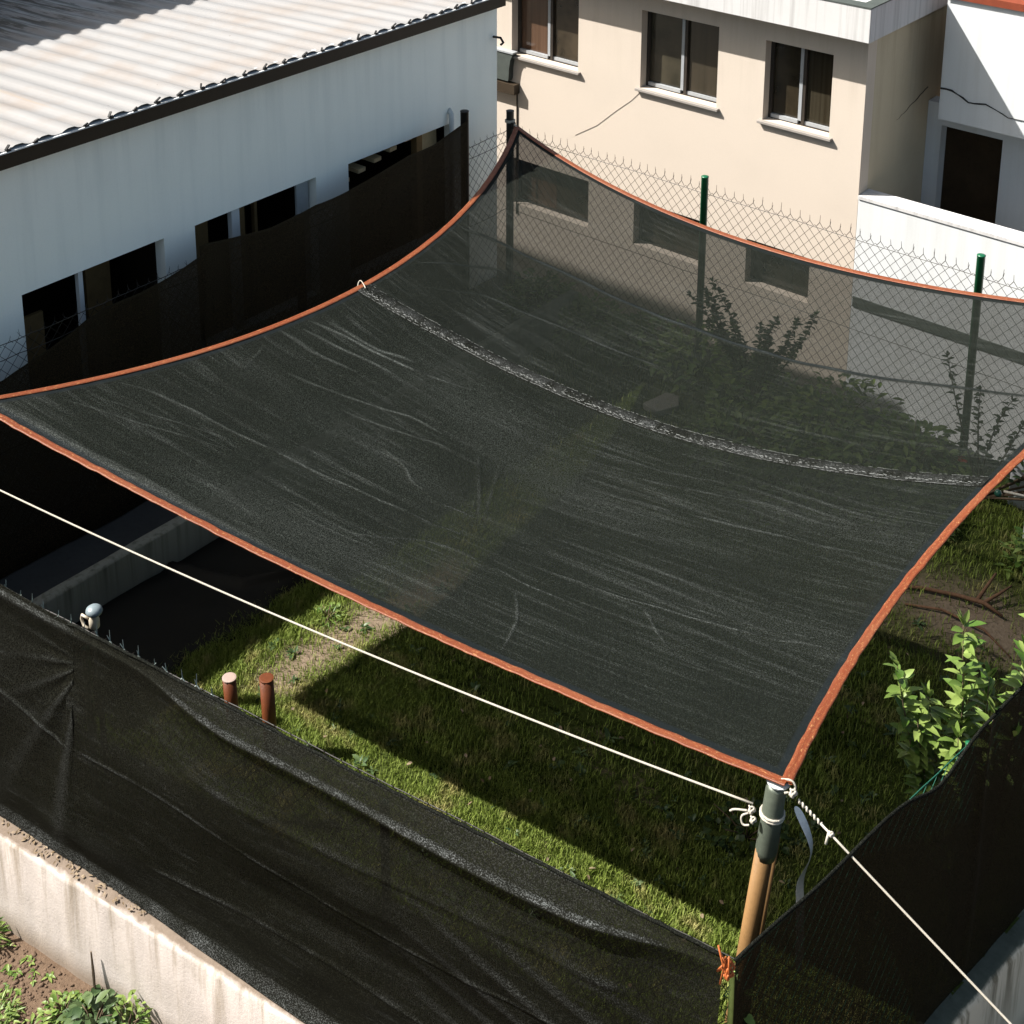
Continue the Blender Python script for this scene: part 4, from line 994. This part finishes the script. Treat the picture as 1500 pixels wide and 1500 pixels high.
wl = [(-6.3,13.15,.7,.75,'large leafy weed mass at the beige building corner behind the sail'), (-5.5,13.1,.6,.5,'leafy weed mass left of the second green post'), (-10.7,13.35,.45,.5,'low weed clump at the foot of the black corner post'), (-9.9,13.3,.5,.42,'weed clump under the left window seen through the sail'), (-9.0,13.25,.5,.5,'weed clump left of the first green post'),
      (-8.2,13.2,.55,.75,'tall leafy weed clump at the foot of the first green post'), (-7.4,13.1,.5,.55,'weed clump under the third lower window'), (-6.6,13.0,.55,.5,'weed clump before the corner of the beige building'),
      (-5.9,12.7,.6,.42,'leafy weed clump before the white yard wall'), (-7.0,12.3,.6,.36,'spreading weed clump nearer than the fence weeds, under the sail'), (-5.2,12.3,.5,.34,'small weed clump near the second green post'),
      (-6.2,11.9,.6,.28,'lowest weed clump in the middle of the shaded lawn')]
for x, y, R, h_, lb in wl: clump((x, y, 0), R, h_, 300, .14, .06, M['leaf_bright'], lb, GW)
clump((-8.47, 7.57, 0), .13, .10, 70, .08, .016, M['leaf_bright'], 'bright green tuft beside the sunny strip of lawn', None)
clump((-3.05, 5.78, 0), .18, .34, 70, .22, .016, M['leaf_bright'], 'spiky grass tuft in the front corner beside the pole', None, 'grass tuft', 'grass_tuft')
clump((-3.9, 10.9, 0), .1, .22, 26, .09, .03, M['leaf_bright'], 'small seedling on bare soil below the fallen branch', None, 'seedling', 'seedling', 3)
clump((-3.85, 12.3, 0), .28, .5, 170, .12, .05, M['leaf_bright'], 'bright weed clump by the short block wall', None)
clump((-3.25, 11.9, 0), .35, .25, 240, .10, .03, M['leaf_bright'], 'low grassy weed right of the sail under the block wall', None)
clump((-4.35, 7.95, 0), .3, .14, 90, .07, .045, M['leaf_dark'], 'low clover patch in the shaded grass left of the pole', None)
clump((-3.0, 7.95, 0), .14, .16, 50, .09, .05, M['leaf_dark'], 'small leafy weed at the inside of the right hand net', None)
clump((-2.985, 5.52, 0), .12, 1.75, 130, .09, .05, M['leaf_bright'], 'climbing weed showing in the gap between the two nets', None, 'weed', 'weed', 5)

# spindly bush in front of the white yard wall, with one red flower
def bush(loc, stems, mat, label, name, cat, L, W, per, spread_leaf=.5, r0=.014, limit=None):
    t_ = thing(name, loc, label, cat); lv = Leaves(); sm_ = MB(); b0 = Vector(loc)
    for tip, bend in stems:
        tip = Vector(tip); mid = b0.lerp(tip, .5) + Vector(bend)
        pts = [b0*(1-t)**2 + mid*(2*t*(1-t)) + tip*t*t for t in np.linspace(0, 1, 12)]
        sm_.tube(pts, [r0*(1-.75*i/11) for i in range(12)], 6)
        for k in range(per):
            f = .22 + .78*(k+random.random()*.6)/per; i = min(10, int(f*11)); p = np.array(pts[i].lerp(pts[i+1], f*11-i))
            ax = np.array((pts[i+1]-pts[i]).normalized()); sd = rv(random.uniform(-.1,.4))
            dr_ = sd*spread_leaf*2 + ax*random.uniform(.3,.9)
            if limit and limit(*(p + dr_/np.linalg.norm(dr_)*L)): continue
            lv.leaf(p, dr_, np.array([0,0,1.])+rv()*.25, L*random.uniform(.65,1.15)*(1-.25*f), W*random.uniform(.75,1.15)*(1-.2*f), curl=random.uniform(.1,.45))
        for k in range(5): lv.leaf(np.array(tip), np.array((tip-pts[9]).normalized())+rv(.2)*.5, np.array([0,0,1.])+rv()*.3, L*.6, W*.55, curl=.1)
    lv.build('foliage', mat, t_); sm_.build('stem', M['bark'], t_, True); return t_
bush((-7.45, 13.2, 0), [((-7.45+random.uniform(-.75,.75), 13.15+random.uniform(-.3,.15), random.uniform(.8,1.55)), (random.uniform(-.2,.2), 0, .15)) for k in range(14)], M['leaf_dark'], 'dense dark bush against the fence in front of the beige wall, seen through the sail', 'bush', 'bush', .11, .055, 70, 1.0)
bush((-4.75, 13.15, 0), [((-5.1+.32*k+random.uniform(-.1,.1), 13.0+random.uniform(-.25,.2), 1.15+.5*random.random()), (random.uniform(-.2,.2), 0, .1)) for k in range(12)], M['leaf_dark'], 'thin bush behind the sail in front of the white yard wall', 'bush', 'bush', .11, .05, 44, .9)
m = MB()
for k in range(7):
    a_ = 6.283*k/7; c = Vector((-4.98, 13.2, .32)); d = Vector((math.cos(a_), -.4, math.sin(a_)))
    q = d.cross(Vector((0,1,0))).normalized(); m.add([c, c+d*.035+q*.02, c+d*.06, c+d*.035-q*.02], [(0,1,2,3)])
m.tube([(-4.98,13.21,0),(-4.98,13.21,.32)], .005, 5)
tag(m.build('flower', M['petal'], None), 'red flower behind the sail by the second green post', 'flower')
# leafy shrub by the right fence
bush((-2.80, 8.2, 0), [((-2.90,8.07,1.99),(-.05,-.05,.2)), ((-2.66,8.46,2.09),(.0,.1,.1)), ((-3.14,8.03,1.70),(-.1,-.05,.2)), ((-2.61,8.22,1.75),(.05,.0,.1)), ((-2.80,7.93,1.55),(.0,-.1,.2)), ((-2.56,8.33,2.72),(.05,.0,.1)), ((-2.94,8.06,2.53),(-.02,0,.25)), ((-3.25,7.81,2.21),(-.15,-.05,.3)), ((-3.08,7.94,1.98),(-.05,0,.2)), ((-2.78,8.17,2.15),(.0,.1,.1)),
     ((-2.89,8.07,1.78),(-.1,-.1,.1)), ((-2.60,8.30,2.38),(.1,0,.1)), ((-3.12,7.89,1.82),(-.1,-.05,.2)), ((-2.51,8.48,2.49),(.1,.1,.1)), ((-2.83,7.86,1.86),(0,-.1,.2)), ((-2.65,7.94,2.10),(.05,-.1,.1))],
     M['leaf_bright'], 'sunlit leafy shrub beside the right hand net', 'shrub', 'shrub', .20, .072, 78, .8, .011, lambda x, y, z: x > -2.99+(y-5.39)*.1321-.10 or z < .75)
# planting strip outside the front wall
GO = 'plants in the soil strip below the front wall'
clump((-7.42, 4.30, -.9), .20, .26, 130, .11, .065, M['leaf_broad'], 'broad leaved plant against the foot of the front wall', GO, 'plant', 'plant')
clump((-7.66, 4.22, -.9), .16, .16, 150, .07, .03, M['leaf_bright'], 'bright small leaved plant left of the broad leaved one', GO, 'plant', 'plant')
clump((-7.20, 4.44, -.9), .16, .34, 130, .06, .03, M['leaf_bright'], 'yellowish bushy plant right of the broad leaved one', GO, 'plant', 'plant')
clump((-8.66, 4.18, -.9), .12, .18, 70, .12, .02, M['leaf_bright'], 'grassy plant at the left edge by the front wall', GO, 'plant', 'plant')
clump((-8.05, 3.86, -.9), .20, .10, 300, .07, .014, M['leaf_bright'], 'grass patch in the lower left corner outside the wall', GO, 'plant', 'plant')
clump((-8.35, 3.85, -.9), .18, .10, 220, .07, .014, M['leaf_bright'], 'second grass patch further left outside the wall', GO, 'plant', 'plant')
m = MB(); m.tube([(-7.63,4.46,-.9),(-7.645,4.47,-.68),(-7.66,4.475,-.5)], [.008,.012,.006], 6)
tag(m.build('twig', M['bark'], None), 'dark upright twig against the front wall beside the plants', 'twig')
# clods of soil
ico = []
ph_ = (1+5**.5)/2
IV = np.array([(-1,ph_,0),(1,ph_,0),(-1,-ph_,0),(1,-ph_,0),(0,-1,ph_),(0,1,ph_),(0,-1,-ph_),(0,1,-ph_),(ph_,0,-1),(ph_,0,1),(-ph_,0,-1),(-ph_,0,1)])/1.9
IF = np.array([(0,11,5),(0,5,1),(0,1,7),(0,7,10),(0,10,11),(1,5,9),(5,11,4),(11,10,2),(10,7,6),(7,1,8),(3,9,4),(3,4,2),(3,2,6),(3,6,8),(3,8,9),(4,9,5),(2,4,11),(6,2,10),(8,6,7),(9,8,1)])
Vc, Fc = [], []
for k in range(5200):
    sx = random.uniform(2.6, 5.9); of = .17 + random.random()**.8*1.1; p = fp(sx+0, of, -.9)
    r_ = random.choice((.006,.007,.009,.012,.016,.022))*random.uniform(.7,1.2)
    Vc.append(np.array(p) + IV*r_*rng.uniform(.45,1.45,(12,1))*rng.uniform(.6,1.3,3)*np.array([1,1,.75])); Fc.append(IF+12*k)
o = np_mesh('soil_clods', np.concatenate(Vc), np.concatenate(Fc), M['clod']); tag(o, 'loose brown clods on the soil strip below the front wall', 'soil clods', None, 'stuff')
lv = Leaves()
for k in range(150):
    q = fp(random.uniform(3.6, 6.0), .2+random.random()*1.0, -.895); c_ = np.array(q); n_ = random.randint(4, 8)
    for i in range(n_): lv.leaf(c_+rv()*.01, rv(random.uniform(.15,.7)), np.array([0,0,1.])+rv()*.2, random.uniform(.03,.075), random.uniform(.012,.026), curl=.3)
o = lv.build('seedlings', M['leaf_bright']); tag(o, 'scattered low green seedlings on the soil strip below the front wall', 'seedlings', None, 'stuff')
lv = Leaves()
for k in range(260):
    x, y = random.uniform(-8.6, -2.6), random.uniform(5.6, 11.)
    if not in_lawn(np.array(x), np.array(y)): continue
    c_ = np.array((x, y, .02)); n_ = random.randint(4, 9); sc_ = random.uniform(.6, 1.5)
    for i in range(n_): lv.leaf(c_+rv()*.012, rv(random.uniform(.2,1.1)), np.array([0,0,1.])+rv()*.2, sc_*random.uniform(.04,.085), sc_*random.uniform(.014,.032), curl=.3)
o = lv.build('lawn_weeds', M['leaf_broad']); tag(o, 'small broad leaved weeds scattered through the lawn', 'lawn weeds', None, 'stuff')
# dry leaves on the wall top and lawn
lv = Leaves()
for k in range(150):
    p = fp(random.uniform(4.3, 6.2), random.uniform(.0, .11), .012); lv.leaf(np.array(p), rv(random.uniform(-.1,.3)), np.array([0,0,1.])+rv()*.4, random.uniform(.02,.045), random.uniform(.012,.02), curl=.2)
for k in range(110):
    x, y = random.uniform(-8, -2.8), random.uniform(6., 11.5); lv.leaf(np.array((x, y, .05)), rv(.1), np.array([0,0,1.])+rv()*.5, random.uniform(.03,.06), random.uniform(.015,.03), curl=.2)
o = lv.build('dry_leaves', M['dry_leaf']); tag(o, 'scattered dry leaves on the front wall top and the lawn', 'dry leaves', None, 'stuff')
